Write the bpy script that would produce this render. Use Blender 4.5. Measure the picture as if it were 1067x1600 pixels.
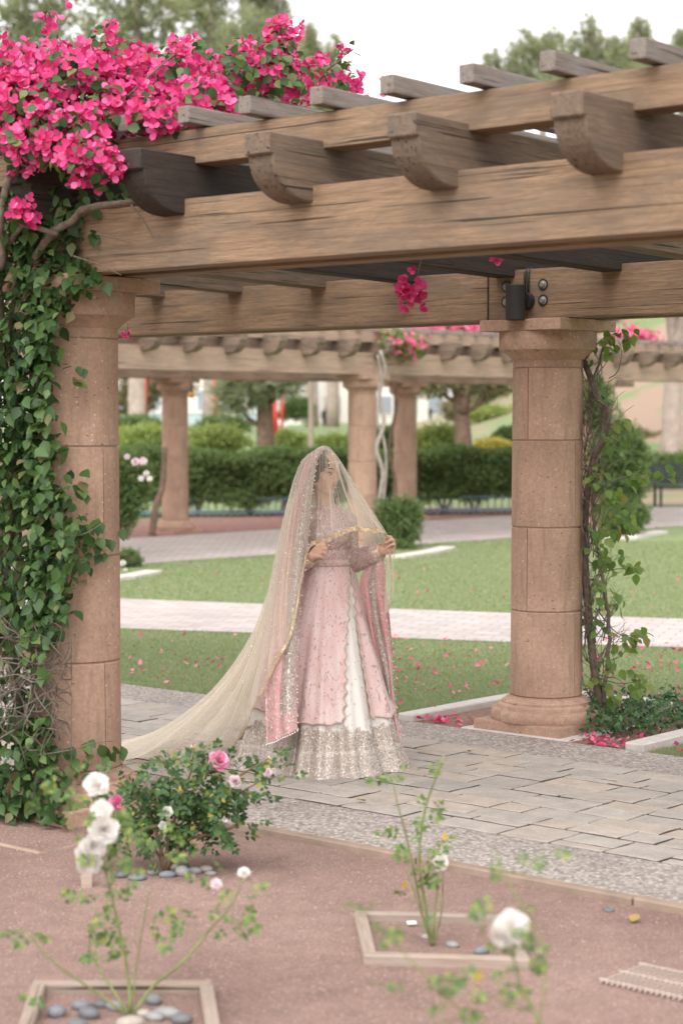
import bpy, bmesh, math, random
import numpy as np
from mathutils import Vector, Matrix

# ------------------------------------------------------------------ camera, sky, sun, exposure
for o in list(bpy.data.objects):
    bpy.data.objects.remove(o)
SC = bpy.context.scene
COL = SC.collection
R = random.Random(11)
RN = np.random.default_rng(11)
PI = math.pi

F_PX, HORIZON, CAM_H = 3045.0, 652.0, 1.85          # measured on the 1067 x 1600 photograph
PITCH = math.atan((800 - HORIZON) / F_PX)
cam_data = bpy.data.cameras.new('camera')
cam = bpy.data.objects.new('camera', cam_data)
COL.objects.link(cam)
cam.location = (0, 0, CAM_H)
cam.rotation_euler = (PI / 2 - PITCH, 0, 0)
cam_data.sensor_fit = 'VERTICAL'
cam_data.sensor_height = 36.0
cam_data.lens = F_PX / 1600 * 36.0
cam_data.clip_start = 0.1
cam_data.clip_end = 2000
cam_data.dof.use_dof = True
cam_data.dof.focus_distance = 10.25
cam_data.dof.aperture_fstop = 2.3
SC.camera = cam

SUN_ELEV, SUN_AZ = math.radians(60), math.radians(200)   # azimuth from +Y clockwise: behind the camera, to its left
world = bpy.data.worlds.new('World')
SC.world = world
world.use_nodes = True
wn = world.node_tree
sky = wn.nodes.new('ShaderNodeTexSky')
sky.sky_type = 'NISHITA'
sky.sun_disc = False
sky.sun_elevation = SUN_ELEV
sky.sun_rotation = SUN_AZ
sky.air_density = 1.0
sky.dust_density = 1.5
sky.ozone_density = 1.0
hs = wn.nodes.new('ShaderNodeHueSaturation')
hs.inputs['Saturation'].default_value = 0.12          # thin overcast: a nearly colourless sky
tint = wn.nodes.new('ShaderNodeMix')
tint.data_type = 'RGBA'
tint.blend_type = 'MULTIPLY'
tint.inputs[0].default_value = 1.0
tint.inputs[7].default_value = (1.0, 0.955, 0.95, 1)
bg = wn.nodes['Background']
wn.links.new(sky.outputs[0], hs.inputs['Color'])
wn.links.new(hs.outputs[0], tint.inputs[6])
wn.links.new(tint.outputs[2], bg.inputs['Color'])
bg.inputs['Strength'].default_value = 0.15

sun_data = bpy.data.lights.new('sun', 'SUN')
sun_data.energy = 1.1
sun_data.angle = math.radians(75)
sun_data.color = (1.0, 0.95, 0.88)
sun = bpy.data.objects.new('sun', sun_data)
COL.objects.link(sun)
sun_dir = Vector((math.sin(SUN_AZ) * math.cos(SUN_ELEV), math.cos(SUN_AZ) * math.cos(SUN_ELEV), math.sin(SUN_ELEV)))
sun.rotation_euler = sun_dir.to_track_quat('Z', 'Y').to_euler()
sun.location = (-4, -6, 12)

vs = SC.view_settings
vs.view_transform = 'Standard'
vs.look = 'None'
vs.exposure = 1.36
vs.gamma = 1.0
vs.use_curve_mapping = False
SC.render.engine = 'CYCLES'
SC.cycles.use_denoising = True
SC.cycles.denoiser = 'OPENIMAGEDENOISE'
SC.cycles.max_bounces = 8
SC.cycles.diffuse_bounces = 4
SC.cycles.transparent_max_bounces = 24
SC.cycles.caustics_reflective = False
SC.cycles.caustics_refractive = False

# ------------------------------------------------------------------ pixel -> place
_fw = np.array([0, math.cos(PITCH), -math.sin(PITCH)])
_up = np.array([0, math.sin(PITCH), math.cos(PITCH)])
_C = np.array([0, 0, CAM_H])


def ray(x, y):
    return np.array([(x - 533.5) / F_PX, 0, 0]) + _fw - _up * ((y - 800) / F_PX)


def G(x, y, z=0.0):                 # point on the level z that shows at this pixel
    r = ray(x, y)
    return _C + r * ((z - CAM_H) / r[2])


def A(x, y, Y):                     # point at depth Y that shows at this pixel
    r = ray(x, y)
    return _C + r * (Y / r[1])


DD = np.array([0.755, -0.655, 0]); DD /= np.linalg.norm(DD)     # along the near pergola
VV = np.array([-DD[1], DD[0], 0])                                # across it, away from the camera


def W(p, q, z=0.0):
    v = DD * p + VV * q
    return np.array([v[0], v[1], z])


# ------------------------------------------------------------------ helpers
def wm(o):
    m = o.matrix_basis.copy()
    if o.parent:
        m = wm(o.parent) @ o.matrix_parent_inverse @ m
    return m


def ob(name, me, parent=None, M=None):
    o = bpy.data.objects.new(name, me)
    COL.objects.link(o)
    if parent is not None:
        o.parent = parent
        o.matrix_parent_inverse = wm(parent).inverted()
    if M is not None:
        o.matrix_basis = M
    return o


def thing(name, label, cat, loc=(0, 0, 0), group=None, rz=0.0):
    o = ob(name, None, None, Matrix.Translation(Vector(loc)) @ Matrix.Rotation(rz, 4, 'Z'))
    o.empty_display_size = 0.1
    return tag(o, label, cat, group)


def tag(o, label=None, cat=None, group=None, kind=None):
    if label: o['label'] = label
    if cat: o['category'] = cat
    if group: o['group'] = group
    if kind: o['kind'] = kind
    return o


def mesh_np(name, V, F, mat=None, smooth=False):
    me = bpy.data.meshes.new(name)
    if isinstance(F, np.ndarray):
        V = np.ascontiguousarray(V, dtype=np.float32)
        n, k = F.shape
        me.vertices.add(len(V)); me.vertices.foreach_set('co', V.ravel())
        me.loops.add(n * k); me.loops.foreach_set('vertex_index', np.ascontiguousarray(F, dtype=np.int32).ravel())
        me.polygons.add(n); me.polygons.foreach_set('loop_start', np.arange(0, n * k, k, dtype=np.int32))
        me.update(calc_edges=True)
        if smooth:
            me.polygons.foreach_set('use_smooth', np.ones(n, dtype=bool))
    else:
        me.from_pydata([tuple(map(float, v)) for v in V], [], F)
        if smooth:
            for p in me.polygons: p.use_smooth = True
    for m in (mat if isinstance(mat, (list, tuple)) else [mat]):
        if m is not None: me.materials.append(m)
    return me


class Acc:
    def __init__(s): s.V = []; s.F = []

    def add(s, V, F):
        b = len(s.V)
        s.V.extend([tuple(map(float, v)) for v in V])
        s.F.extend([tuple(i + b for i in f) for f in F])
        return s

    def box(s, a, b):
        x0, y0, z0 = a; x1, y1, z1 = b
        return s.add([(x0, y0, z0), (x1, y0, z0), (x1, y1, z0), (x0, y1, z0), (x0, y0, z1), (x1, y0, z1), (x1, y1, z1), (x0, y1, z1)],
                     [(0, 3, 2, 1), (4, 5, 6, 7), (0, 1, 5, 4), (1, 2, 6, 5), (2, 3, 7, 6), (3, 0, 4, 7)])

    def tube(s, pts, rad, seg=6, cap=True):
        P = [Vector(map(float, p)) for p in pts]
        n = len(P)
        if not hasattr(rad, '__len__'): rad = [rad] * n
        V = []; F = []
        ref = None
        for i, p in enumerate(P):
            t = (P[min(i + 1, n - 1)] - P[max(i - 1, 0)])
            if t.length < 1e-9: t = Vector((0, 0, 1))
            t.normalize()
            if ref is None:
                ref = t.orthogonal().normalized()
            ref = (ref - t * ref.dot(t))
            if ref.length < 1e-6: ref = t.orthogonal()
            ref.normalize()
            b = t.cross(ref)
            for k in range(seg):
                a = 2 * PI * k / seg
                V.append(p + (ref * math.cos(a) + b * math.sin(a)) * rad[i])
        for i in range(n - 1):
            for k in range(seg):
                a, c = i * seg + k, i * seg + (k + 1) % seg
                F.append((a, c, c + seg, a + seg))
        if cap:
            F.append(tuple(range(seg))[::-1]); F.append(tuple(range((n - 1) * seg, n * seg)))
        return s.add(V, F)

    def lathe(s, prof, seg=48, a0=0.0, a1=2 * PI, loc=(0, 0, 0), close=False):
        full = abs(a1 - a0 - 2 * PI) < 1e-6
        m = seg if full else seg + 1
        V = []; F = []
        for r, z in prof:
            for k in range(m):
                a = a0 + (a1 - a0) * k / seg
                V.append((loc[0] + r * math.cos(a), loc[1] + r * math.sin(a), loc[2] + z))
        n = len(prof)
        for i in range(n - 1):
            for k in range(seg):
                k2 = (k + 1) % m
                F.append((i * m + k, i * m + k2, (i + 1) * m + k2, (i + 1) * m + k))
        if full:
            F.append(tuple(range(m))[::-1]); F.append(tuple(range((n - 1) * m, n * m)))
        if close and not full:
            F.append(tuple(i * m for i in range(n))[::-1])
            F.append(tuple(i * m + m - 1 for i in range(n)))
        return s.add(V, F)

    def mesh(s, name, mat, smooth=False):
        return mesh_np(name, s.V, s.F, mat, smooth)


def bevel_mesh(me, off=0.004, seg=1, angle=0.5):
    bm = bmesh.new(); bm.from_mesh(me)
    bmesh.ops.recalc_face_normals(bm, faces=bm.faces)
    ed = [e for e in bm.edges if len(e.link_faces) == 2 and e.calc_face_angle(0) > angle]
    bmesh.ops.bevel(bm, geom=ed, offset=off, segments=seg, profile=0.7, affect='EDGES', clamp_overlap=True)
    bm.to_mesh(me); bm.free()
    return me


def box_mesh(name, sx, sy, sz, mat, off=0.005, seg=1, center=True):
    a = Acc().box((-sx / 2, -sy / 2, -sz / 2 if center else 0), (sx / 2, sy / 2, sz / 2 if center else sz))
    return bevel_mesh(a.mesh(name, mat), off, seg)


def prism_mesh(name, poly, x0, x1, mat, off=0.004, seg=1):
    """polygon in (y, z) extruded along x"""
    n = len(poly)
    V = [(x0, y, z) for y, z in poly] + [(x1, y, z) for y, z in poly]
    F = [tuple(range(n))[::-1], tuple(range(n, 2 * n))] + [(i, (i + 1) % n, n + (i + 1) % n, n + i) for i in range(n)]
    return bevel_mesh(mesh_np(name, V, F, mat), off, seg)


def sheet_poly(name, pts, z, mat):
    return mesh_np(name, [(p[0], p[1], z) for p in pts], [tuple(range(len(pts)))], mat)


def crom(P, n):
    """Catmull-Rom through the rows of P, n samples by arc length"""
    P = np.asarray(P, float)
    if len(P) == 2:
        t = np.linspace(0, 1, n)[:, None]
        return P[0] * (1 - t) + P[1] * t
    Q = np.vstack([2 * P[0] - P[1], P, 2 * P[-1] - P[-2]])
    out = []
    for i in range(1, len(Q) - 2):
        t = np.linspace(0, 1, 16, endpoint=False)[:, None]
        p0, p1, p2, p3 = Q[i - 1], Q[i], Q[i + 1], Q[i + 2]
        out.append(0.5 * (2 * p1 + (p2 - p0) * t + (2 * p0 - 5 * p1 + 4 * p2 - p3) * t ** 2 + (3 * p1 - p0 - 3 * p2 + p3) * t ** 3))
    out.append(P[-1][None])
    D = np.vstack(out)
    s = np.r_[0, np.cumsum(np.linalg.norm(np.diff(D, axis=0), axis=1))]
    u = np.linspace(0, s[-1], n)
    return np.stack([np.interp(u, s, D[:, k]) for k in range(D.shape[1])], 1)


def unit(a):
    a = np.asarray(a, float)
    return a / np.maximum(np.linalg.norm(a, axis=-1, keepdims=True), 1e-9)


def frames(normal, tip):
    """rotation matrices (n,3,3): local z = normal, local y = tip as near as it gets"""
    z = unit(normal)
    y = unit(tip - z * np.sum(tip * z, axis=1, keepdims=True))
    x = np.cross(y, z)
    return np.stack([x, y, z], axis=2)


def bake(tmpl, pos, rot, sc):
    TV, TF = tmpl
    TV = np.asarray(TV, float); TF = np.asarray(TF, int)
    n = len(pos)
    V = np.einsum('nij,kj->nki', rot, TV) * np.asarray(sc).reshape(n, 1, 1) + np.asarray(pos)[:, None, :]
    F = TF[None] + (np.arange(n) * len(TV))[:, None, None]
    return V.reshape(-1, 3), F.reshape(-1, TF.shape[1])


def scatter(parent, piece, stuff, tmpl, pos, rot, sc, mat, n_parts=0, smooth=True, key=None):
    """the n_parts pieces that show largest become parts of their own, the rest is one part of kind stuff"""
    pos = np.asarray(pos); sc = np.broadcast_to(np.asarray(sc, float), (len(pos),))
    order = np.argsort(np.linalg.norm(pos - _C, axis=1) if key is None else key)
    a, b = order[:n_parts], order[n_parts:]
    if len(a):
        me = mesh_np(piece, np.asarray(tmpl[0]), np.asarray(tmpl[1]), mat, smooth)
        for i in a:
            M = Matrix(np.vstack([np.hstack([rot[i] * sc[i], pos[i][:, None]]), [0, 0, 0, 1]]).tolist())
            ob(piece, me, parent, M)
    if len(b):
        V, F = bake(tmpl, pos[b], rot[b], sc[b])
        o = ob(stuff, mesh_np(stuff, V, F, mat, smooth), parent)
        o['kind'] = 'stuff'
        return o


def rand_dirs(n):
    return unit(RN.normal(size=(n, 3)))


# leaf shapes: y to the tip, z the upper face, about 1 long
LEAF = ([(0, 0, 0), (-.30, .22, .07), (-.36, .45, .09), (-.2, .75, .03), (0, 1, -.10), (.2, .75, .03), (.36, .45, .09), (.30, .22, .07), (0, .4, -.02), (0, .72, -.04)],
        [(0, 8, 1), (1, 8, 2), (2, 8, 9), (2, 9, 3), (3, 9, 4), (0, 7, 8), (7, 6, 8), (6, 9, 8), (6, 5, 9), (5, 4, 9)])
LEAFLET = ([(0, 0, 0), (-.27, .35, .06), (-.2, .72, .03), (0, 1, -.06), (.2, .72, .03), (.27, .35, .06), (0, .5, -.03)],
           [(0, 6, 1), (1, 6, 2), (2, 6, 3), (0, 5, 6), (5, 4, 6), (4, 3, 6)])
BLADE = ([(-.5, 0, 0), (.5, 0, 0), (0, 1, .12)], [(0, 1, 2)])


def _bract_flower():
    V = []; F = []
    for k in range(3):
        a = 2 * PI * k / 3
        b = len(V)
        for (x, y, z) in [(0, 0, 0), (-.50, .34, .42), (-.44, .74, .70), (0, 1.0, .84), (.44, .74, .70), (.50, .34, .42), (0, .5, .34)]:
            V.append((x * math.cos(a) - y * math.sin(a), x * math.sin(a) + y * math.cos(a), z))
        F += [(b, b + 6, b + 1), (b + 1, b + 6, b + 2), (b + 2, b + 6, b + 3), (b, b + 5, b + 6), (b + 5, b + 4, b + 6), (b + 4, b + 3, b + 6)]
    return V, F


BRACT = _bract_flower()


def _tuft(n=7, spread=0.7, w=0.05):
    V = []; F = []
    rr = random.Random(3)
    for k in range(n):
        a = 2 * PI * k / n + rr.uniform(-.3, .3); t = rr.uniform(.2, spread)
        d = Vector((math.sin(t) * math.cos(a), math.cos(t), math.sin(t) * math.sin(a)))
        sdir = d.orthogonal().normalized()
        b = len(V)
        L = rr.uniform(.7, 1)
        V += [tuple(sdir * -w), tuple(sdir * w), tuple(d * L)]
        F.append((b, b + 1, b + 2))
    return V, F


TUFT = _tuft()


def _sprig():
    """a spray of six small leaves on a twig, for far foliage"""
    V = []; F = []
    rr = random.Random(5)
    for k in range(7):
        y = .12 * k
        a = k * 2.4
        d = Vector((math.cos(a) * .8, .6, math.sin(a) * .8)).normalized()
        sd = d.cross(Vector((math.sin(a * 1.7), math.cos(a * 1.3), .4))).normalized()
        b = len(V); p = Vector((0, y, 0)); L = .42
        V += [tuple(p), tuple(p + d * L * .5 - sd * L * .28), tuple(p + d * L), tuple(p + d * L * .5 + sd * L * .28)]
        F += [(b, b + 1, b + 2), (b, b + 2, b + 3)]
    return V, F


SPRIG = _sprig()


# ------------------------------------------------------------------ materials
class NT:
    def __init__(s, name):
        s.m = bpy.data.materials.new(name); s.m.use_nodes = True
        s.t = s.m.node_tree; s.b = s.t.nodes['Principled BSDF']; s.out = s.t.nodes['Material Output']
        s.b.inputs['Roughness'].default_value = 0.7
        s.b.inputs['Specular IOR Level'].default_value = 0.3

    def n(s, typ, **kw):
        nd = s.t.nodes.new('ShaderNode' + typ)
        for k, v in kw.items():
            if hasattr(nd, k): setattr(nd, k, v)
        return nd

    def l(s, a, b): s.t.links.new(a, b)

    def coord(s, scale=(1, 1, 1), kind='Object', rnd=False):
        c = s.n('TexCoord'); mp = s.n('Mapping'); mp.inputs['Scale'].default_value = scale
        s.l(c.outputs[kind], mp.inputs[0])
        if rnd:
            oi = s.n('ObjectInfo'); mu = s.n('Math', operation='MULTIPLY'); mu.inputs[1].default_value = 37.0
            s.l(oi.outputs['Random'], mu.inputs[0]); s.l(mu.outputs[0], mp.inputs['Location'])
        return mp.outputs[0]

    def noise(s, vec, scale, detail=4, rough=0.55, out='Fac', dist=0.0):
        nd = s.n('TexNoise'); nd.inputs['Scale'].default_value = scale; nd.inputs['Detail'].default_value = detail
        nd.inputs['Roughness'].default_value = rough; nd.inputs['Distortion'].default_value = dist
        s.l(vec, nd.inputs['Vector'])
        return nd.outputs[out]

    def voro(s, vec, scale, out='Distance', feature='F1', rnd=1.0, dim='3D'):
        nd = s.n('TexVoronoi', feature=feature, voronoi_dimensions=dim); nd.inputs['Scale'].default_value = scale
        nd.inputs['Randomness'].default_value = rnd
        s.l(vec, nd.inputs['Vector'])
        return nd.outputs[out]

    def ramp(s, fac, stops, interp='LINEAR'):
        nd = s.n('ValToRGB'); cr = nd.color_ramp; cr.interpolation = interp
        while len(cr.elements) < len(stops): cr.elements.new(0.5)
        for e, (p, c) in zip(cr.elements, stops):
            e.position = p; e.color = (c[0], c[1], c[2], 1) if hasattr(c, '__len__') else (c, c, c, 1)
        s.l(fac, nd.inputs[0])
        return nd.outputs[0]

    def mix(s, fac, a, b, mode='MIX'):
        nd = s.n('Mix', data_type='RGBA', blend_type=mode)
        for sock, v in ((0, fac), (6, a), (7, b)):
            if hasattr(v, 'is_output') or hasattr(v, 'links'): s.l(v, nd.inputs[sock])
            elif sock == 0: nd.inputs[0].default_value = v
            else: nd.inputs[sock].default_value = (v[0], v[1], v[2], 1)
        return nd.outputs[2]

    def math(s, op, a, b=None):
        nd = s.n('Math', operation=op)
        for i, v in enumerate((a, b)):
            if v is None: continue
            if hasattr(v, 'links'): s.l(v, nd.inputs[i])
            else: nd.inputs[i].default_value = v
        return nd.outputs[0]

    def rnd(s):
        oi = s.n('ObjectInfo'); ge = s.n('NewGeometry')
        return s.math('FRACT', s.math('ADD', oi.outputs['Random'], ge.outputs['Random Per Island']))

    def color(s, c):
        if hasattr(c, 'links'): s.l(c, s.b.inputs['Base Color'])
        else: s.b.inputs['Base Color'].default_value = (c[0], c[1], c[2], 1)
        return s

    def bump(s, h, strength=0.3, dist=0.01, chain=None):
        nd = s.n('Bump'); nd.inputs['Strength'].default_value = strength; nd.inputs['Distance'].default_value = dist
        s.l(h, nd.inputs['Height'])
        if chain is not None: s.l(chain, nd.inputs['Normal'])
        s.l(nd.outputs[0], s.b.inputs['Normal'])
        return nd.outputs[0]

    def rough(s, v):
        if hasattr(v, 'links'): s.l(v, s.b.inputs['Roughness'])
        else: s.b.inputs['Roughness'].default_value = v
        return s

    def translucent(s, col, fac=0.3):
        tr = s.n('BsdfTranslucent'); mx = s.n('MixShader'); mx.inputs[0].default_value = fac
        if hasattr(col, 'links'): s.l(col, tr.inputs[0])
        else: tr.inputs[0].default_value = (*col, 1)
        s.l(s.b.outputs[0], mx.inputs[1]); s.l(tr.outputs[0], mx.inputs[2]); s.l(mx.outputs[0], s.out.inputs['Surface'])
        return s


def m_plain(name, c, rough=0.7, metal=0.0, var=0.15, scale=8.0, bump=0.0):
    t = NT(name); v = t.coord()
    nz = t.noise(v, scale, 5)
    t.color(t.mix(1.0, c, t.ramp(nz, [(.25, 1 - var), (.75, 1 + var)]), 'MULTIPLY')).rough(rough)
    t.b.inputs['Metallic'].default_value = metal
    if bump: t.bump(nz, bump, 0.01)
    return t.m


def m_wood(name, light, dark, grey, weather=0.5):
    """grain along the object's own x"""
    t = NT(name)
    warp = t.noise(t.coord((.8, 2.5, 2.5), rnd=True), 1.6, 3, .5)
    grain = t.noise(t.coord((.75, 20, 20), rnd=True), 3.2, 8, 0.78, dist=.12)
    fine = t.noise(t.coord((3.5, 170, 170), rnd=True), 2.2, 3, 0.7)
    # growth rings cut by the saw: long arches
    cv = t.n('CombineXYZ'); sp = t.n('SeparateXYZ'); t.l(t.coord((1, 1, 1), rnd=True), sp.inputs[0])
    rad = t.math('ADD', t.math('MULTIPLY', sp.outputs[1], 5.0), t.math('ADD', t.math('MULTIPLY', sp.outputs[2], 6.0), t.math('MULTIPLY', warp, 5.5)))
    ring = t.math('FRACT', t.math('MULTIPLY', rad, 3.2))
    late = t.ramp(ring, [(0, 0.0), (.55, .12), (.86, .8), (.95, 1.0), (1, 0.0)])
    base = t.ramp(grain, [(.34, dark), (.5, light), (.66, tuple(min(1, c * 1.22) for c in light))])
    base = t.mix(t.math('MULTIPLY', late, .25), base, dark)
    base = t.mix(t.ramp(fine, [(.36, .55), (.55, 0.0)]), base, tuple(c * .62 for c in dark))
    blot = t.noise(t.coord((.9, 3.2, 3.2), rnd=True), 2.0, 7, 0.72, dist=.5)
    base = t.mix(t.math('MULTIPLY', t.ramp(blot, [(.46, 0.0), (.60, 1.0)]), weather), base, grey)
    # knots
    kv = t.coord((1.5, 3.2, 3.2), rnd=True)
    kd = t.voro(kv, 1.5); kc = t.voro(kv, 1.5, 'Color'); ks = t.n('SeparateColor'); t.l(kc, ks.inputs[0])
    knot = t.math('MULTIPLY', t.ramp(kd, [(.03, 1.0), (.075, .75), (.10, .0)]), t.math('GREATER_THAN', ks.outputs[0], .62))
    base = t.mix(t.math('MULTIPLY', knot, .7), base, tuple(c * .45 for c in dark))
    # drying checks
    crack = t.noise(t.coord((.45, 34, 34), rnd=True), 2.0, 2, 0.5, dist=.4)
    ck = t.math('MULTIPLY', t.ramp(crack, [(.335, 1.0), (.36, 0.0)]), t.ramp(warp, [(.32, .15), (.48, 1.0)]))
    base = t.mix(t.math('MULTIPLY', ck, .85), base, (.022, .018, .014))
    t.color(base).rough(t.ramp(grain, [(.2, .92), (.8, .72)]))
    h = t.mix(.45, grain, fine)
    h = t.mix(t.math('MULTIPLY', late, .3), h, (1, 1, 1))
    h = t.mix(ck, h, (0, 0, 0))
    t.bump(h, 0.6, 0.006)
    return t.m


def m_stone(name, c):
    t = NT(name); v = t.coord(rnd=True)
    big = t.noise(v, 2.2, 5, .6)
    fine = t.noise(v, 55, 4, .65)
    base = t.mix(1.0, c, t.ramp(big, [(.3, (.78, .76, .74)), (.7, (1.12, 1.12, 1.12))]), 'MULTIPLY')
    base = t.mix(1.0, base, t.ramp(fine, [(.3, .82), (.7, 1.14)]), 'MULTIPLY')
    vs_ = t.coord((1, 1, 1.9), rnd=True)
    wob = t.mix(.06, vs_, t.noise(v, 30, 3, .7, 'Color'))
    cell = t.voro(wob, 26); cc = t.voro(wob, 26, 'Color')
    sel = t.n('SeparateColor'); t.l(cc, sel.inputs[0])
    spot = t.math('MULTIPLY', t.ramp(cell, [(.10, 1.0), (.20, 0.0)]), t.ramp(sel.outputs[0], [(.70, 0.0), (.76, 1.0)]))
    base = t.mix(spot, base, tuple(x * .28 for x in c))
    cell2 = t.voro(v, 47); cc2 = t.voro(v, 47, 'Color')
    sel2 = t.n('SeparateColor'); t.l(cc2, sel2.inputs[0])
    spot2 = t.math('MULTIPLY', t.ramp(cell2, [(.14, 1.0), (.24, 0.0)]), t.ramp(sel2.outputs[1], [(.86, 0.0), (.9, 1.0)]))
    base = t.mix(t.math('MULTIPLY', spot2, .7), base, (.75, .66, .58))
    stain = t.noise(t.coord((3, 3, .7), 'Generated'), 2.6, 5, .65)
    base = t.mix(t.ramp(stain, [(.50, 0.0), (.70, .5)]), base, tuple(x * .5 for x in c))
    t.color(base).rough(.85)
    hh = t.mix(spot, fine, (0, 0, 0))
    t.bump(hh, 0.35, 0.004)
    return t.m


def m_leaf(name, stops, trans=0.3, rough=0.45, through=(1.25, 1.3, .7)):
    t = NT(name)
    c = t.ramp(t.rnd(), stops)
    t.color(c).rough(rough)
    t.b.inputs['Specular IOR Level'].default_value = 0.35
    t.translucent(t.mix(1.0, c, through, 'MULTIPLY'), trans)
    return t.m


M = {}
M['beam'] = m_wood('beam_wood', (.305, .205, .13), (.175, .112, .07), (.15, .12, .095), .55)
M['bracket'] = m_wood('bracket_wood', (.215, .155, .11), (.115, .083, .06), (.125, .10, .081), .65)
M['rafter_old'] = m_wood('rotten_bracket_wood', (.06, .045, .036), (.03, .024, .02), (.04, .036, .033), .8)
M['slat'] = m_wood('slat_wood', (.25, .21, .178), (.14, .115, .097), (.235, .222, .21), .7)
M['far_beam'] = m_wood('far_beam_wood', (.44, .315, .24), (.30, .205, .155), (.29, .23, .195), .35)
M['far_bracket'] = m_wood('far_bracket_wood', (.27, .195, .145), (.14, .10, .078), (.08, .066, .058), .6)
M['stone'] = m_stone('pink_sandstone', (.455, .305, .225))
M['mortar'] = m_plain('mortar', (.45, .35, .28), .9)
M['steel'] = m_plain('black_painted_steel', (.035, .034, .034), .5, 0.0, .2)
M['bolt'] = m_plain('bolt_galvanised', (.35, .34, .32), .5, .6)
M['concrete'] = m_plain('pale_concrete', (.55, .51, .47), .9, 0, .12, 14, .2)
M['edging'] = m_plain('edging_concrete', (.27, .205, .16), .9, 0, .3, 7, .4)
M['frame_wood'] = m_wood('bed_frame_wood', (.38, .295, .24), (.27, .205, .16), (.34, .295, .26), .5)

def m_paver():
    t = NT('tumbled_paver')
    oi = t.n('ObjectInfo')
    v = t.coord(rnd=True)
    c = t.ramp(oi.outputs['Random'], [(0, (.37, .335, .30)), (.3, (.43, .395, .35)), (.5, (.45, .38, .315)), (.68, (.355, .33, .30)), (.85, (.435, .375, .315)), (1, (.40, .37, .335))])
    fine = t.noise(v, 90, 4, .7); mid = t.noise(v, 9, 5, .6)
    c = t.mix(1.0, c, t.ramp(fine, [(.3, .80), (.7, 1.14)]), 'MULTIPLY')
    c = t.mix(1.0, c, t.ramp(mid, [(.3, .84), (.7, 1.1)]), 'MULTIPLY')
    t.color(c).rough(.9); t.bump(t.mix(.5, fine, mid), .4, .006)
    return t.m


def m_aggregate():
    t = NT('exposed_aggregate'); v = t.coord(kind='Object')
    cc = t.voro(v, 62, 'Color'); dd = t.voro(v, 62)
    s = t.n('SeparateColor'); t.l(cc, s.inputs[0])
    c = t.ramp(s.outputs[0], [(0, (.17, .15, .14)), (.22, (.28, .25, .225)), (.5, (.37, .33, .30)), (.75, (.44, .39, .34)), (1, (.54, .51, .475))])
    c = t.mix(t.ramp(dd, [(.45, 0.0), (.75, .8)]), c, (.27, .235, .21))
    big = t.noise(v, 1.6, 4)
    c = t.mix(1.0, c, t.ramp(big, [(.3, .88), (.7, 1.1)]), 'MULTIPLY')
    t.color(c).rough(.8); t.bump(t.ramp(dd, [(0, 1.0), (.7, 0.0)]), .8, .008)
    return t.m


def m_dirt():
    t = NT('decomposed_granite'); v = t.coord()
    big = t.noise(v, .9, 6, .6); mid = t.noise(v, 7, 5, .65); fine = t.noise(v, 120, 3, .8)
    c = t.ramp(big, [(.3, (.20, .13, .108)), (.5, (.25, .167, .14)), (.75, (.29, .20, .17))])
    c = t.mix(1.0, c, t.ramp(mid, [(.3, .84), (.7, 1.12)]), 'MULTIPLY')
    c = t.mix(1.0, c, t.ramp(fine, [(.3, .6), (.7, 1.4)]), 'MULTIPLY')
    wet = t.noise(v, .55, 3, .5, dist=.5)
    c = t.mix(t.ramp(wet, [(.60, 0.0), (.72, .35)]), c, (.19, .115, .097))
    t.color(c).rough(.95); t.bump(t.mix(.6, mid, fine), .6, .012)
    return t.m


def m_ground():
    t = NT('lawn_and_slope'); v = t.coord()
    n1 = t.noise(v, .5, 5, .6); n2 = t.noise(v, 9, 5, .7); n3 = t.noise(v, 80, 3, .7)
    g = t.ramp(n1, [(.3, (.17, .225, .10)), (.7, (.215, .27, .13))])
    g = t.mix(1.0, g, t.ramp(n2, [(.3, .8), (.7, 1.15)]), 'MULTIPLY')
    g = t.mix(1.0, g, t.ramp(n3, [(.3, .7), (.7, 1.3)]), 'MULTIPLY')
    sx = t.n('SeparateXYZ'); t.l(v, sx.inputs[0])
    # bare earth on the bank that rises on one side of the park
    bank = t.math('MULTIPLY', t.ramp(t.math('DIVIDE', t.math('SUBTRACT', sx.outputs[0], 2.6), 30.0), [(0, 0.0), (.10, 1.0)]),
                  t.ramp(t.math('DIVIDE', t.math('SUBTRACT', sx.outputs[1], 40.0), 30.0), [(0, 0.0), (.06, 1.0)]))
    n4 = t.noise(v, .22, 4, .6)
    earth = t.mix(n2, (.36, .265, .20), (.28, .20, .15))
    g = t.mix(t.math('MULTIPLY', bank, t.ramp(n4, [(.42, 0.0), (.5, 1.0)])), g, earth)
    t.color(g).rough(.95); t.bump(t.mix(.5, n2, n3), .5, .02)
    return t.m


def m_brickpath(name, c, rot):
    t = NT(name); v = t.coord()
    mp = t.n('Mapping'); mp.inputs['Rotation'].default_value = (0, 0, rot); t.l(v, mp.inputs[0])
    br = t.n('TexBrick'); br.inputs['Scale'].default_value = 1.0
    br.inputs['Brick Width'].default_value = .24; br.inputs['Row Height'].default_value = .16; br.inputs['Mortar Size'].default_value = .006
    br.inputs['Color1'].default_value = (*[x * 1.05 for x in c], 1); br.inputs['Color2'].default_value = (*[x * .86 for x in c], 1)
    br.inputs['Mortar'].default_value = (*[x * .55 for x in c], 1)
    t.l(mp.outputs[0], br.inputs[0])
    n = t.noise(v, 1.3, 5, .6)
    t.color(t.mix(1.0, br.outputs[0], t.ramp(n, [(.3, .88), (.7, 1.08)]), 'MULTIPLY')).rough(.9)
    return t.m


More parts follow.
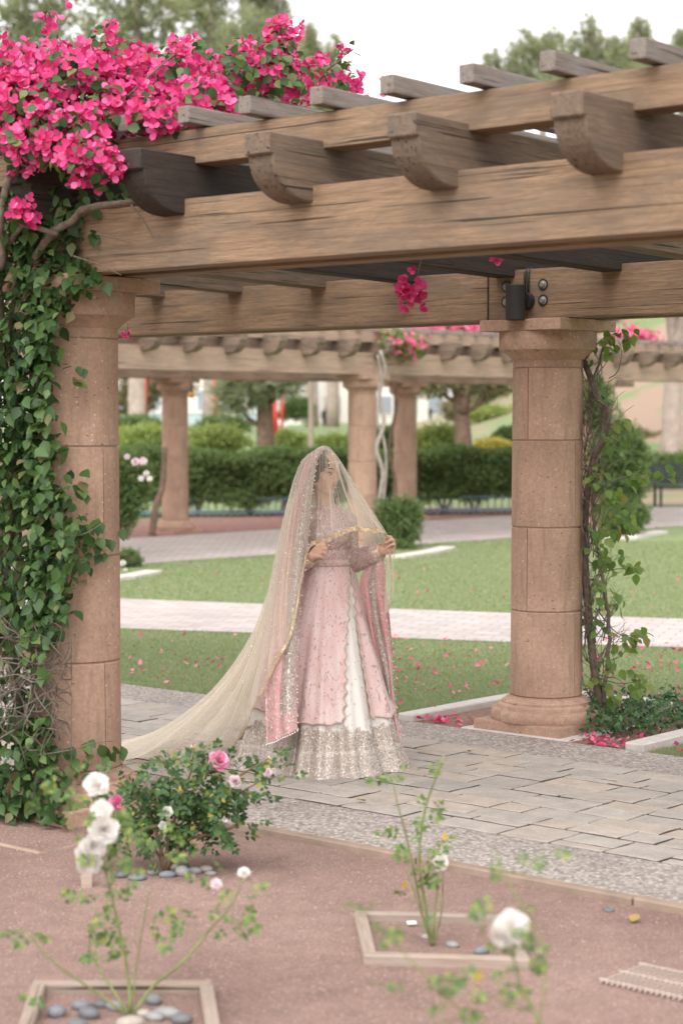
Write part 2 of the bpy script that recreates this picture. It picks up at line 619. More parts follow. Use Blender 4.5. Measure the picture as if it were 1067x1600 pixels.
M['paver'] = m_paver(); M['aggregate'] = m_aggregate(); M['dirt'] = m_dirt(); M['ground'] = m_ground()
M['joint'] = m_plain('joint_sand', (.12, .10, .083), .95, 0, .4, 40, .3)
M['lawn_path'] = m_brickpath('lawn_path_pavers', (.46, .415, .39), .3)
M['far_path'] = m_brickpath('far_path_pavers', (.42, .375, .345), .8)
M['mulch'] = m_plain('bark_mulch', (.24, .15, .115), .95, 0, .5, 45, .8)
M['far_mulch'] = m_plain('red_mulch', (.24, .135, .11), .95, 0, .5, 12, .5)
M['petal'] = m_leaf('fallen_bract', [(0, (.62, .05, .16)), (.5, (.74, .12, .27)), (.8, (.78, .30, .40)), (1, (.55, .04, .13))], .2, .7, (1, 1, 1))

# ------------------------------------------------------------------ ground
sm = lambda t: np.clip(t, 0, 1) ** 2 * (3 - 2 * np.clip(t, 0, 1))


def terrain(X, Y):
    X = np.asarray(X, float); Y = np.asarray(Y, float)
    a = sm((Y - 39) / 24) * 1.35
    hill = 5.2 * sm((X - .045 * Y + .2) / 9) * sm((Y - 41) / 30)
    bump = .12 * np.sin(X * .9 + Y * .35) * np.sin(Y * .5) * sm((Y - 42) / 12)
    return a + hill + bump


gx = np.r_[np.linspace(-700, -40, 12), np.linspace(-36, 60, 97), np.linspace(70, 700, 12)]
gy = np.r_[np.linspace(-60, 34, 12), np.linspace(36, 120, 85), np.linspace(130, 1200, 14)]
GX, GY = np.meshgrid(gx, gy)
GZ = terrain(GX, GY)
nx, ny = len(gx), len(gy)
ii = np.arange((ny - 1) * nx).reshape(ny - 1, nx)[:, :-1].ravel()
ground = ob('ground', mesh_np('ground', np.stack([GX.ravel(), GY.ravel(), GZ.ravel()], 1), np.stack([ii, ii + 1, ii + nx + 1, ii + nx], 1), M['ground'], True))
tag(ground, kind='structure', label='mown green lawn rising to a bank beyond the hedge')


def pq_quad(p0, p1, q0, q1):
    return [W(p0, q0), W(p1, q0), W(p1, q1), W(p0, q1)]


Q_EDGE, Q_PF, Q_PB, Q_GB = 6.28, 6.86, 8.60, 9.10
PMIN, PMAX = -16.0, 2.0
rose_bed = ob('rose_bed', sheet_poly('rose_bed', pq_quad(-24, 6, -6, Q_EDGE), .004, M['dirt']))
tag(rose_bed, kind='structure', label='pinkish crushed granite of the rose bed')

PM = Matrix(((DD[0], VV[0], 0, 0), (DD[1], VV[1], 0, 0), (0, 0, 1, 0), (0, 0, 0, 1)))      # (p, q, z) -> world

path = ob('path', mesh_np('path', [(PMIN, Q_PF, .002), (PMAX, Q_PF, .002), (PMAX, Q_PB, .002), (PMIN, Q_PB, .002)], [(0, 1, 2, 3)], M['joint']), None, PM)
tag(path, kind='structure', label='joint sand under the stone pavers of the path below the pergola')


def slab_pq(name, p0, p1, q0, q1, z0, z1, mat, off=.006, parent=None):
    me = bevel_mesh(Acc().box((p0, q0, z0), (p1, q1, z1)).mesh(name, mat), off)
    return ob(name, me, parent, PM)


tag(slab_pq('path_border', PMIN, PMAX, Q_EDGE + .002, Q_PF, -.05, .020, M['aggregate']), kind='structure', label='pebbly aggregate strip between the rose bed and the pavers')
tag(slab_pq('path_border', PMIN, PMAX, Q_PB, Q_GB, -.05, .018, M['aggregate']), kind='structure', label='pebbly aggregate strip between the pavers and the lawn')
# concrete edging in lengths along the rose bed
for k in range(9):
    p0 = -6.05 + k * 1.05
    slab_pq('path_edging', p0 + .004, p0 + 1.046, Q_EDGE - .055, Q_EDGE, -.05, .034 + R.uniform(-.003, .003), M['edging'], .006)['kind'] = 'structure'

# tumbled pavers in a random ashlar bond
U = (Q_PB - Q_PF) / 20
UA = .092
ncol = int((PMAX - PMIN - 5) / UA)
occ = np.zeros((20, ncol), bool)
sizes = [((4, 2), 4), ((3, 3), 1.5), ((3, 2), 6), ((2, 2), 4), ((2, 3), 1.2), ((4, 3), 1.4), ((5, 3), .5), ((2, 1), 1), ((3, 1), .8)]
pav_cache = {}
rest = Acc()


def paver_mesh(a, b, var):
    k = (a, b, var)
    if k not in pav_cache:
        rr = random.Random(hash(k) & 255)
        sx, sy = a * UA - .013, b * U - .013
        ring = []
        n = max(2, a); m = max(2, b)
        j = lambda: rr.uniform(-.006, .006)
        for i in range(n): ring.append((-sx / 2 + sx * i / n, -sy / 2 + j()))
        for i in range(m): ring.append((sx / 2 + j(), -sy / 2 + sy * i / m))
        for i in range(n): ring.append((sx / 2 - sx * i / n, sy / 2 + j()))
        for i in range(m): ring.append((-sx / 2 + j(), sy / 2 - sy * i / m))
        N = len(ring)
        V = [(x, y, -.05) for x, y in ring] + [(x, y, -.004) for x, y in ring] + [(x * (1 - .006 / sx * 1.6), y * (1 - .006 / sy * 1.6), 0) for x, y in ring]
        F = [(i, (i + 1) % N, N + (i + 1) % N, N + i) for i in range(N)] + [(N + i, N + (i + 1) % N, 2 * N + (i + 1) % N, 2 * N + i) for i in range(N)]
        F.append(tuple(range(2 * N, 3 * N)))
        me = mesh_np('paver', V, F, [M['paver'], M['joint']])          # sand clings to the sides
        for p_ in me.polygons[:N]: p_.material_index = 1
        pav_cache[k] = me
    return pav_cache[k]


cands = []
for col in range(ncol):
    for row in range(20):
        if occ[row, col]: continue
        opts = []
        for (a, b), w in sizes:
            if row + b <= 20 and col + a <= ncol and not occ[row:row + b, col:col + a].any():
                left = 0
                while row + b + left < 20 and not occ[row + b + left, col]: left += 1
                opts.append(((a, b), w * (0.15 if left == 1 else 1)))
        if not opts: opts = [((1, 1), 1)]
        tot = sum(w for _, w in opts); x = R.uniform(0, tot)
        for (a, b), w in opts:
            x -= w
            if x <= 0: break
        occ[row:row + b, col:col + a] = True
        pc, qc = PMIN + (col + a / 2) * UA, Q_PF + (row + b / 2) * U
        Mx = PM @ Matrix.Translation((pc, qc, .024 + R.uniform(-.003, .003))) @ Matrix.Rotation(R.uniform(-.012, .012), 4, 'Z') @ Matrix.Rotation(R.uniform(-.008, .008), 4, 'X')
        me = paver_mesh(a, b, R.randint(0, 2))
        if -11.6 < pc < -3.9:
            cands.append((np.linalg.norm(np.array(Mx.translation) - _C) / (a * b) ** .25, me, Mx))
        else:
            rest.add([Mx @ v.co for v in me.vertices], [tuple(p.vertices) for p in me.polygons])
cands.sort(key=lambda c: c[0])
for k, (_, me, Mx) in enumerate(cands):
    if k < 300: ob('paver', me, path, Mx)
    else: rest.add([Mx @ v.co for v in me.vertices], [tuple(p.vertices) for p in me.polygons])
more = rest.mesh('more_pavers', [M['paver'], M['joint']])
for p_ in more.polygons:
    if p_.normal.z < .3: p_.material_index = 1
ob('more_pavers', more, path)['kind'] = 'stuff'

# path across the lawn
up_ = [G(-160, 922), G(185, 936), G(500, 948), G(801, 959), G(1067, 968), G(1400, 980)]
lo_ = [G(-160, 972), G(185, 983), G(500, 994), G(801, 1005), G(1067, 1013), G(1400, 1024)]
V = [(*p[:2], .008) for p in lo_ + up_]
lp = ob('lawn_path', mesh_np('lawn_path', V, [(i, i + 1, i + 7, i + 6) for i in range(5)], M['lawn_path']))
tag(lp, kind='structure', label='pale brick path crossing the lawn')

# the far pergola's frame of reference
FB = np.array([.30, 28.2, 0]); EE = np.array([.691, .723, 0]); NN = np.array([-.723, .691, 0])
FM = Matrix(((EE[0], NN[0], 0, FB[0]), (EE[1], NN[1], 0, FB[1]), (0, 0, 1, 0), (0, 0, 0, 1)))
fp = ob('far_path', mesh_np('far_path', [(-14, -.45, .008), (26, -.75, .008), (26, 3.7, .008), (-14, 3.55, .008)], [(0, 1, 2, 3)], M['far_path']), None, FM)
tag(fp, kind='structure', label='paved walk under the distant pergola')
fb_ = ob('hedge_bed', mesh_np('hedge_bed', [(-14, 3.6, .006), (26, 3.75, .006), (26, 9, .006), (-14, 6.5, .006)], [(0, 1, 2, 3)], M['far_mulch']), None, FM)
tag(fb_, kind='structure', label='reddish mulch bed below the hedge')

# planter round the back column: soil, kerb and a slab under the plinth
soil = ob('planter_soil', mesh_np('planter_soil', [(-7.34, 9.10, .012), (-5.84, 9.10, .012), (-5.84, 10.55, .012), (-7.34, 10.55, .012)], [(0, 1, 2, 3)], M['mulch']), None, PM)
tag(soil, kind='structure', label='bark mulch bed around the back column')
slab_pq('planter_slab', -6.97, -6.20, Q_GB + .003, 9.86, -.05, .022, M['concrete'])['kind'] = 'structure'


def kerb_run(pts, w, z, name='kerb', mat=None):
    pts = [np.array(p, float) for p in pts]
    out = Acc(); n = len(pts); L = []; Rr = []
    for i, p in enumerate(pts):
        t = unit(pts[min(i + 1, n - 1)] - pts[max(i - 1, 0)]); nn = np.array([-t[1], t[0]])
        L.append(p + nn * w / 2); Rr.append(p - nn * w / 2)
    V = [(*p, -.05) for p in L] + [(*p, -.05) for p in Rr] + [(*p, z) for p in L] + [(*p, z) for p in Rr]
    F = []
    for i in range(n - 1):
        F += [(i, i + 1, 2 * n + i + 1, 2 * n + i), (n + i, 3 * n + i, 3 * n + i + 1, n + i + 1), (2 * n + i, 2 * n + i + 1, 3 * n + i + 1, 3 * n + i)]
    F += [(0, 2 * n, 3 * n, n), (n - 1, 2 * n - 1, 4 * n - 1, 3 * n - 1)]
    me = bevel_mesh(mesh_np(name, V, F, mat or M['concrete']), .008)
    return me


corner = [(-7.40, 9.12), (-7.41, 9.9), (-7.40, 10.3), (-7.33, 10.5), (-7.15, 10.6), (-6.6, 10.62), (-6.05, 10.60), (-5.88, 10.5), (-5.80, 10.3), (-5.79, 9.8), (-5.78, 9.12)]
tag(ob('kerb', kerb_run(corner, .12, .055), None, PM), kind='structure', label='pale concrete kerb around the planted bed of the back column')
# bed of the front column
#lsoil = ob('planter_soil', mesh_np('planter_soil', [(-8.0, 5.34, .010), (-6.35, 5.34, .010), (-6.35, 6.20, .010), (-8.0, 6.20, .010)], [(0, 1, 2, 3)], M['mulch']), None, PM)
#tag(lsoil, kind='structure', label='bark mulch bed around the leafy column')
tag(ob('kerb', kerb_run([(-6.32, 6.2), (-6.32, 5.34), (-8.2, 5.34)], .03, .012, mat=M['edging']), None, PM), kind='structure', label='thin edging in front of the leafy column')

# ------------------------------------------------------------------ grass blades and fallen bracts
M['grass'] = m_leaf('grass_blade', [(0, (.19, .25, .12)), (.5, (.25, .305, .16)), (.85, (.31, .35, .20)), (1, (.42, .41, .28))], .35, .6)
cand = []
n_try = 900000
Yc = 10.5 + (29 - 10.5) * RN.random(n_try) ** 1.5
Xc = Yc * RN.uniform(-.25, .24, n_try)
pc = Xc * DD[0] + Yc * DD[1]; qc = Xc * VV[0] + Yc * VV[1]
ok = qc > Q_GB + .01
ok &= ~((pc > -7.46) & (pc < -5.72) & (qc < 10.68))
upX = np.array([p[0] for p in up_]); upY = np.array([p[1] for p in up_]); loX = np.array([p[0] for p in lo_]); loY = np.array([p[1] for p in lo_])
ok &= ~((Yc > np.interp(Xc, loX, loY)) & (Yc < np.interp(Xc, upX, upY)))
fe = (Xc - FB[0]) * EE[0] + (Yc - FB[1]) * EE[1]; fn = (Xc - FB[0]) * NN[0] + (Yc - FB[1]) * NN[1]
ok &= fn < -.5 - .0075 * (fe + 14) * 1.0
Xc, Yc = Xc[ok], Yc[ok]
n = len(Xc)
tipd = np.stack([RN.normal(0, .9, n), RN.normal(0, .9, n), np.full(n, .8)], 1)
rot = frames(np.stack([RN.normal(size=n) * .7, RN.normal(size=n) * .7 - .2, np.full(n, 1.1)], 1), tipd)
V, F = bake(BLADE, np.stack([Xc, Yc, np.zeros(n) - .002], 1), rot, np.ones(n))
sc = (.022 + .022 * RN.random(n)) * (1 + .02 * (Yc - 10))
base = np.repeat(np.stack([Xc, Yc, np.zeros(n)], 1), 3, axis=0)
Wd = np.repeat((.003 + .00035 * (Yc - 10)) / sc, 3)
loc = np.tile(np.asarray(BLADE[0], float), (n, 1)); loc[:, 0] *= Wd
V = np.einsum('nij,nkj->nki', rot, loc.reshape(n, 3, 3)) * sc[:, None, None] + np.stack([Xc, Yc, np.zeros(n)], 1)[:, None, :]
tag(ob('grass', mesh_np('grass', V.reshape(-1, 3), F, M['grass'])), 'short mown grass blades of the lawn', 'grass', kind='stuff')

PETAL = ([(0, 0, 0), (-.35, .4, .16), (0, .5, .04), (.35, .4, .16), (0, 1, .22)], [(0, 2, 1), (0, 3, 2), (1, 2, 4), (2, 3, 4)])
pts = []
for _ in range(1500):
    y = R.uniform(1000, 1118) if R.random() < .72 else R.uniform(880, 960)
    x = R.uniform(186, 1066)
    g = G(x, y)
    p, q = g @ DD, g @ VV
    if q < Q_GB or (np.interp(g[0], loX, loY) < g[1] < np.interp(g[0], upX, upY) and R.random() < .93): continue
    if y < 960 and R.random() < .72: continue
    if 560 < x < 1067 or R.random() < .85:
        # bracts gather in drifts
        if math.sin(g[0] * 3.1 + 1) + math.sin(g[1] * 2.3) + R.uniform(-1.2, 1.2) > -.2 or R.random() < .35:
            pts.append((g[0], g[1], R.uniform(.028, .045)))
pts = pts[:430]
for _ in range(60):      # by the edge of the planters
    p, q = R.choice([(R.uniform(-7.3, -6.95), R.uniform(9.12, 9.3)), (R.uniform(-6.15, -5.86), R.uniform(9.1, 9.4)), (R.uniform(-5.7, -5.2), R.uniform(9.15, 9.6)), (R.uniform(-6.1, -5.9), R.uniform(9.1, 9.2))])
    w = W(p, q); pts.append((w[0], w[1], .03 if q > 9.3 else .022))
for _ in range(60):
    g = G(R.uniform(300, 1067), R.uniform(800, 850)); pts.append((g[0], g[1], .03))
pts = np.array(pts); n = len(pts)
rot = frames(np.stack([RN.normal(0, .5, n), RN.normal(0, .5, n), np.ones(n)], 1), rand_dirs(n))
scatter(None, 'petal', 'fallen_petals', PETAL, pts, rot, RN.uniform(.03, .055, n), M['petal'])
tag(bpy.data.objects['fallen_petals'], 'bright pink papery petals scattered over the lawn', 'petals', kind='stuff')
# bracts lying along the bed of the back column, in drifts
pts = []
for _ in range(85):
    p = R.choice([R.gauss(-6.02, .12), R.uniform(-6.2, -5.85), R.gauss(-7.2, .08)])
    q = 9.13 + abs(R.gauss(0, .12)) + (0 if R.random() < .8 else R.uniform(0, .8))
    w = W(p, q); pts.append((w[0], w[1], .03))
pts = np.array(pts); n = len(pts)
rot = frames(np.stack([RN.normal(0, .5, n), RN.normal(0, .5, n), np.ones(n)], 1), rand_dirs(n))
scatter(None, 'petal', 'petal_drift', PETAL, pts, rot, RN.uniform(.028, .045, n), M['petal'])
tag(bpy.data.objects['petal_drift'], 'crimson petals gathered along the edge of the back column planter', 'petals', kind='stuff')
# loose grit on the rose bed
n = 26000
Yg = 5.0 + 4.2 * RN.random(n); Xg = Yg * RN.uniform(-.19, .19, n)
q = Xg * VV[0] + Yg * VV[1]; k = q < Q_EDGE - .06
GRIT = ([(-.5, -.4, 0), (.5, -.35, 0), (.1, .5, 0), (0, 0, .55)], [(0, 1, 3), (1, 2, 3), (2, 0, 3)])
pos = np.stack([Xg[k], Yg[k], np.full(k.sum(), .003)], 1); n = len(pos)
M['grit'] = m_leaf('granite_grit', [(0, (.19, .115, .10)), (.4, (.30, .195, .17)), (.8, (.34, .235, .205)), (1, (.42, .33, .29))], 0.0, .9)
scatter(None, 'grit', 'gravel', GRIT, pos, frames(np.tile([0, 0, 1.0], (n, 1)) + RN.normal(0, .2, (n, 3)), rand_dirs(n)), RN.uniform(.004, .011, n), M['grit'], smooth=False)
tag(bpy.data.objects['gravel'], 'loose crushed granite grit on the rose bed', 'gravel', kind='stuff')

# ------------------------------------------------------------------ columns and pergolas
def half_drum_mesh(r0, r1, h, mat, seg=20):
    d = .006
    prof = [(r0 - .03, 0), (r0 - d, 0), (r0, d), (r1, h - d), (r1 - d, h), (r1 - .03, h)]
    g = .0025 / r0
    return Acc().lathe(prof, seg, g, PI - g, close=True).mesh('drum', mat, False)


def smooth_by_angle(me, ang=35):
    bm = bmesh.new(); bm.from_mesh(me)
    bmesh.ops.remove_doubles(bm, verts=bm.verts, dist=1e-5)
    bmesh.ops.recalc_face_normals(bm, faces=bm.faces)
    for f in bm.faces: f.smooth = True
    for e in bm.edges:
        if len(e.link_faces) == 2 and e.calc_face_angle(0) > math.radians(ang): e.smooth = False
    bm.to_mesh(me); bm.free()
    return me


_col_cache = {}


def column_meshes(T, mat):
    if T in _col_cache: return _col_cache[T]
    c = {}
    c['plinth'] = box_mesh('plinth', .61, .61, .078, mat, .008, 2, center=False)
    prof = [(.0, .0), (.318, .0), (.325, .02), (.325, .048), (.318, .062), (.288, .066), (.285, .085), (.275, .094), (.262, .098), (.262, .108), (.240, .118), (.232, .130), (.217, .132), (.2165, .14), (0, .14)]
    c['base'] = smooth_by_angle(Acc().lathe(prof, 56).mesh('column_base', mat))
    top = T - .275
    js = [.218, .72, 1.21, 1.715, top]
    c['drums'] = []
    for a, b in zip(js[:-1], js[1:]):
        r = lambda z: .2115 - .0075 * (z / T)
        c['drums'].append((a + .002, smooth_by_angle(half_drum_mesh(r(a), r(b), b - a - .004, mat))))
    c['core'] = Acc().lathe([(.199, .2), (.197, top)], 32).mesh('mortar_core', M['mortar'], True)
    prof = [(0, top), (.2035, top), (.2045, top + .002), (.2045, T - .232), (.212, T - .228), (.222, T - .215), (.240, T - .198), (.262, T - .186), (.270, T - .178), (.283, T - .176), (.285, T - .172), (.285, T - .070), (.283, T - .067), (0, T - .067)]
    c['capital'] = smooth_by_angle(Acc().lathe(prof, 56).mesh('capital', mat))
    c['abacus'] = box_mesh('abacus', .57, .57, .066, mat, .006, 2, center=False)
    _col_cache[T] = c
    return c


def column(parent, Mx, T, mat, seams=(0.5, 2.2, 1.0, 2.8)):
    c = column_meshes(T, mat)
    base = ob('column', c['plinth'], parent, Mx)          # the plinth carries the rest
    ob('column_base', c['base'], base, Mx @ Matrix.Translation((0, 0, .0785)))
    ob('mortar_core', c['core'], base, Mx)
    for k, (z, me) in enumerate(c['drums']):
        for h in (0, 1):
            ob('drum', me, base, Mx @ Matrix.Translation((0, 0, z)) @ Matrix.Rotation(seams[k] + h * PI, 4, 'Z'))
    ob('capital', c['capital'], base, Mx)
    ob('abacus', c['abacus'], base, Mx @ Matrix.Translation((0, 0, T - .0665)))
    return base


def rafter_profile(y_front, y_back, dz):
    zt, zn, zb, zc = 2.957, 2.868, 2.703, 2.774
    f = [(-.52, zt), (-.52, zn), (-.495, zn)]
    f += [(-.285 - .21 * math.cos(a), zn - .004 - .161 * math.sin(a)) for a in np.linspace(.05, PI / 2, 10)]
    f += [(-.206, zb), (-.206, zc), (.206, zc), (.206, zb + .025)]
    b = [(y_back - y_front - y, z) for y, z in f][::-1]
    poly = [(y + y_front, z) for y, z in f] + [(y + y_front, z) for y, z in b]
    return poly


def pergola(name, label, Mx, cols, yb, drop, x_range, raf, slats, mats, joints, T_front, T_back, old=()):
    root = thing(name, label, 'pergola', Mx.translation)
    for (x, y, T, rz, seams) in cols:
        column(root, Mx @ Matrix.Translation((x, y, 0)), T, M['stone'], seams)
    tilt = Matrix.Translation((0, 0, 0)) @ Matrix.Rotation(-math.atan2(drop, yb), 4, 'X')
    # pairs of main beams, jointed over the columns
    xs = [x_range[0]] + [j for j in joints if x_range[0] < j < x_range[1]] + [x_range[1]]
    for y0, zb, zt in ((0, T_front, 2.776), (yb, T_back, 2.776 - drop)):
        for x0, x1 in zip(xs[:-1], xs[1:]):
            for s in (-1, 1):
                me = box_mesh('beam', x1 - x0 - .012, .135, zt - zb - .002, mats[0], .006, 2)
                ob('beam', me, root, Mx @ Matrix.Translation(((x0 + x1) / 2, y0 + s * .1325, (zt + zb) / 2 + .001)))
    raf_me = prism_mesh('rafter', rafter_profile(0, yb, drop), -.068, .068, mats[1], .006)
    raf_me.transform(Matrix.Rotation(-PI / 2, 4, 'Z'))          # its length along its own x, so that the grain follows it
    old_me = None
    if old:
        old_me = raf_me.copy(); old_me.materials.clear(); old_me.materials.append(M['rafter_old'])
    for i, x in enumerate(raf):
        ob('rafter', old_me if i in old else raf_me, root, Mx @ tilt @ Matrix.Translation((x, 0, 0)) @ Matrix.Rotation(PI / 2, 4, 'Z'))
    for y in (-.132, yb * .5, yb + .132):
        for x0, x1 in zip(xs[:-1], xs[1:]):
            me = box_mesh('purlin', x1 - x0 - .01, .136, .146, mats[0], .006, 2)
            ob('purlin', me, root, Mx @ tilt @ Matrix.Translation(((x0 + x1) / 2, y, 3.0)))
    sl2 = box_mesh('slat', yb + .62, .068, .072, mats[2], .008, 2)
    for x in slats:
        ob('slat', sl2, root, Mx @ tilt @ Matrix.Translation((x + R.uniform(-.004, .004), yb / 2 + R.uniform(-.01, .01), 3.118)) @ Matrix.Rotation(PI / 2, 4, 'Z') @ Matrix.Rotation(R.uniform(-.03, .03), 4, 'X'))
    return root


NEAR = PM @ Matrix.Translation((-6.895, 6.05, 0))
near_raf = [.145 + .7285 * k for k in range(-5, 7)]
near_slat = [3.205 + .3725 * k for k in range(-18, 6)]
near = pergola('pergola', 'timber pergola on pink sandstone columns spanning the paved path', NEAR,
               [(0, 0, 2.49, 0, (-.03, 1.3, -.03, 1.4)), (.307, 3.385, 2.415, 0, (-.065, -1.54, -.065, -1.54)), (-5.0, 3.385, 2.415, 0, (.3, 2, 1, 2.6)), (5.1, 0, 2.49, 0, (.3, 2, 1, 2.6)), (5.4, 3.385, 2.415, 0, (.3, 2, 1, 2.6))],
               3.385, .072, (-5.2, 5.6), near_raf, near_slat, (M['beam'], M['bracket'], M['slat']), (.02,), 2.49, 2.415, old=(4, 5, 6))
# bolts through the back beam above its column, either side of the lamp
bm_ = Acc().lathe([(0, 0), (.024, 0), (.024, .004), (.016, .006), (.016, .016), (.013, .02), (0, .02)], 16).mesh('bolt', M['bolt'], False)
wsh = Acc().lathe([(0, 0), (.034, 0), (.034, .003), (0, .003)], 20).mesh('washer', M['steel'])
for dx in (-.155, .105):
    for dz in (.105, .195):
        Mx = NEAR @ Matrix.Translation((.307 + dx, 3.385 - .2002, 2.415 + dz)) @ Matrix.Rotation(PI / 2, 4, 'X')
        b = ob('bolt', bm_, near, Mx)
        ob('washer', wsh, b, Mx)

# cylinder downlight fixed on the back beam
lamp_at = NEAR @ Vector((.307 - .005, 3.385 - .32, 2.405))
lamp = thing('downlight', 'black cylinder downlight on the beam above the back column', 'light', lamp_at)
a = Acc().lathe([(0, 0), (.052, 0), (.056, .004), (.056, .20), (.052, .205), (0, .205)], 28)
ob('housing', smooth_by_angle(a.mesh('housing', M['steel'])), lamp, Matrix.Translation(lamp_at))
a = Acc().lathe([(0, 0), (.05, 0), (.05, .045), (0, .045)], 24)
ob('mounting_plate', smooth_by_angle(a.mesh('mounting_plate', M['steel'])), lamp, NEAR @ Matrix.Translation((.305, 3.385 - .201, 2.52)) @ Matrix.Rotation(PI / 2, 4, 'X'))
a = Acc().tube([(0, 0, 0), (0, .07, .0), (0, .12, .03)], .02, 8)
ob('arm', a.mesh('arm', M['steel'], True), lamp, NEAR @ Matrix.Translation((.305, 3.385 - .31, 2.52)))
for dx in (-.012, .012):
    a = Acc().tube([(0, 0, 0), (0, .0, .13), (0, .03, .16)], .007, 6)
    ob('conduit', a.mesh('conduit', M['steel'], True), lamp, NEAR @ Matrix.Translation((.305 + dx, 3.385 - .215, 2.55)))

far_raf = [-7.2 + .7285 * k for k in range(0, 27)]
far_slat = [-7.4 + .3725 * k for k in range(0, 53)]
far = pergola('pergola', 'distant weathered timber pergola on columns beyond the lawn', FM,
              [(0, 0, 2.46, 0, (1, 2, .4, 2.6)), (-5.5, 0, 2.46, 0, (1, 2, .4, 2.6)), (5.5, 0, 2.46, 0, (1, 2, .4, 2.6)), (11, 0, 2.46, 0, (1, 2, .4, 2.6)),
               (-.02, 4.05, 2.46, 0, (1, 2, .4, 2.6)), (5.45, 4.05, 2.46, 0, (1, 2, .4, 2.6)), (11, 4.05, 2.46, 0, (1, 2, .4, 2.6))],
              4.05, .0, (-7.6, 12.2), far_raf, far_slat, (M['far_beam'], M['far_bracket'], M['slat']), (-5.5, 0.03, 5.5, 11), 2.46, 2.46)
# floodlight clamped on the far beam
fl = A(955, 583, 33.0)
flt = thing('floodlight', 'small floodlight with a white face on the distant pergola beam', 'light', fl)
ob('housing', box_mesh('housing', .22, .12, .2, M['steel'], .02), flt, Matrix.Translation(Vector(fl)) @ Matrix.Rotation(-.4, 4, 'Z'))
M['white_plastic'] = m_plain('white_plastic', (.75, .75, .73), .4, 0, .05)
ob('lens', box_mesh('lens', .20, .02, .13, M['white_plastic'], .008), flt, Matrix.Translation(Vector(fl) + Vector((.06, -.09, -.02))) @ Matrix.Rotation(-.2, 4, 'Z'))

# ------------------------------------------------------------------ plants on and around the near pergola
M['vine_leaf'] = m_leaf('vine_leaf', [(0, (.030, .070, .022)), (.45, (.055, .115, .034)), (.8, (.085, .16, .045)), (.93, (.15, .22, .07)), (1, (.17, .14, .07))], .3, .42)
M['young_leaf'] = m_leaf('young_vine_leaf', [(0, (.09, .17, .04)), (.5, (.15, .25, .055)), (.9, (.22, .28, .08)), (1, (.23, .20, .07))], .4, .4)
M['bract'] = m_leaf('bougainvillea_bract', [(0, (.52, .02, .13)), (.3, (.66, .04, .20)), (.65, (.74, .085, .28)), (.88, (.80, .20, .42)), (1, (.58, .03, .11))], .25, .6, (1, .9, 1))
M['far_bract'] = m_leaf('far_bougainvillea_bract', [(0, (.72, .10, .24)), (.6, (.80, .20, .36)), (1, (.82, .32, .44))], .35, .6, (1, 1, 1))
M['bark'] = m_plain('vine_bark', (.15, .115, .088), .9, 0, .45, 30, .6)
M['twig'] = m_plain('dry_twig', (.17, .14, .115), .9, 0, .35, 40, .2)
M['pale_bark'] = m_plain('pale_vine_bark', (.36, .32, .285), .9, 0, .3, 12, .5)

ivy_at = W(-6.93, 5.62)
vine = thing('bougainvillea', 'bougainvillea vine in magenta bloom climbing the leafy column and covering the pergola top', 'vine', ivy_at)
edge_y = [285, 300, 330, 380, 430, 470, 500, 550, 600, 650, 690, 740, 790, 830, 870, 910, 950, 1000, 1050, 1100, 1150, 1200, 1250, 1300, 1335]
edge_x = [150, 190, 165, 125, 150, 110, 92, 78, 70, 75, 92, 80, 112, 128, 118, 112, 100, 85, 68, 62, 85, 92, 98, 100, 92]
colX, colY = NEAR.translation.x, NEAR.translation.y


def front_of_column(X, extra=.02):
    dx = abs(X - colX)
    return colY - math.sqrt(max(.0, .225 ** 2 - dx * dx)) - extra if dx < .225 else colY


pos = []; nor = []
while len(pos) < 6200:
    y = R.uniform(285, 1340)
    xr = np.interp(y, edge_y, edge_x) + R.gauss(0, 9)
    x = R.uniform(-95, xr)
    if y > 1120 and R.random() < .25: y = R.uniform(1200, 1335)
    if 1005 < y < 1115 and x < 95 and R.random() < .66: continue
    if y < 430 and x > 100 and R.random() < .45: continue
    if y < 330 and x < 150 and R.random() < .5: continue
    X0 = (x - 533.5) / F_PX * 8.9
    surf = front_of_column(X0)
    d = abs(R.gauss(0, .12)) if surf < colY - .01 else R.uniform(-.35, .36)
    if y < 430: surf = min(surf, 8.83); d = R.uniform(0, .12)
    p = A(x, y, surf - d)
    if p[2] < .03: continue
    pos.append(p); nor.append((p[0] - colX - .1, -(d + .35), .55))
pos = np.array(pos); n = len(pos)
nor = unit(np.array(nor)) + RN.normal(0, .45, (n, 3))
tip = np.stack([RN.normal(0, .6, n), RN.normal(-.3, .4, n), -np.ones(n)], 1)
scatter(vine, 'leaf', 'foliage', LEAF, pos, frames(nor, tip), RN.choice([.6, .8, 1.0, 1.15], n) * RN.uniform(.045, .075, n), M['vine_leaf'], 260)
# leaves that stand off the mass on their own sprigs
pos = []
for (x, y, k, s) in [(165, 838, 9, 14), (140, 830, 8, 12), (118, 575, 5, 12), (168, 1162, 5, 8), (140, 1170, 6, 12), (110, 1180, 6, 10), (160, 425, 7, 14), (120, 420, 10, 14), (185, 300, 9, 12), (140, 345, 10, 18), (85, 545, 8, 12), (120, 870, 8, 14), (105, 760, 8, 14), (40, 345, 8, 18)]:
    for _ in range(k):
        xx, yy = x + R.gauss(0, s), y + R.gauss(0, s)
        X0 = (xx - 533.5) / F_PX * 8.85
        pos.append(A(xx, yy, (front_of_column(X0, .06) if yy > 470 else 8.70) - R.uniform(0, .05)))
pos = np.array(pos); n = len(pos)
tip = np.stack([RN.normal(.2, .5, n), RN.normal(-.2, .3, n), -np.ones(n)], 1)
scatter(vine, 'leaf', 'foliage', LEAF, pos, frames(np.tile([.1, -.8, .5], (n, 1)) + RN.normal(0, .4, (n, 3)), tip), RN.uniform(.05, .085, n), M['vine_leaf'], len(pos))

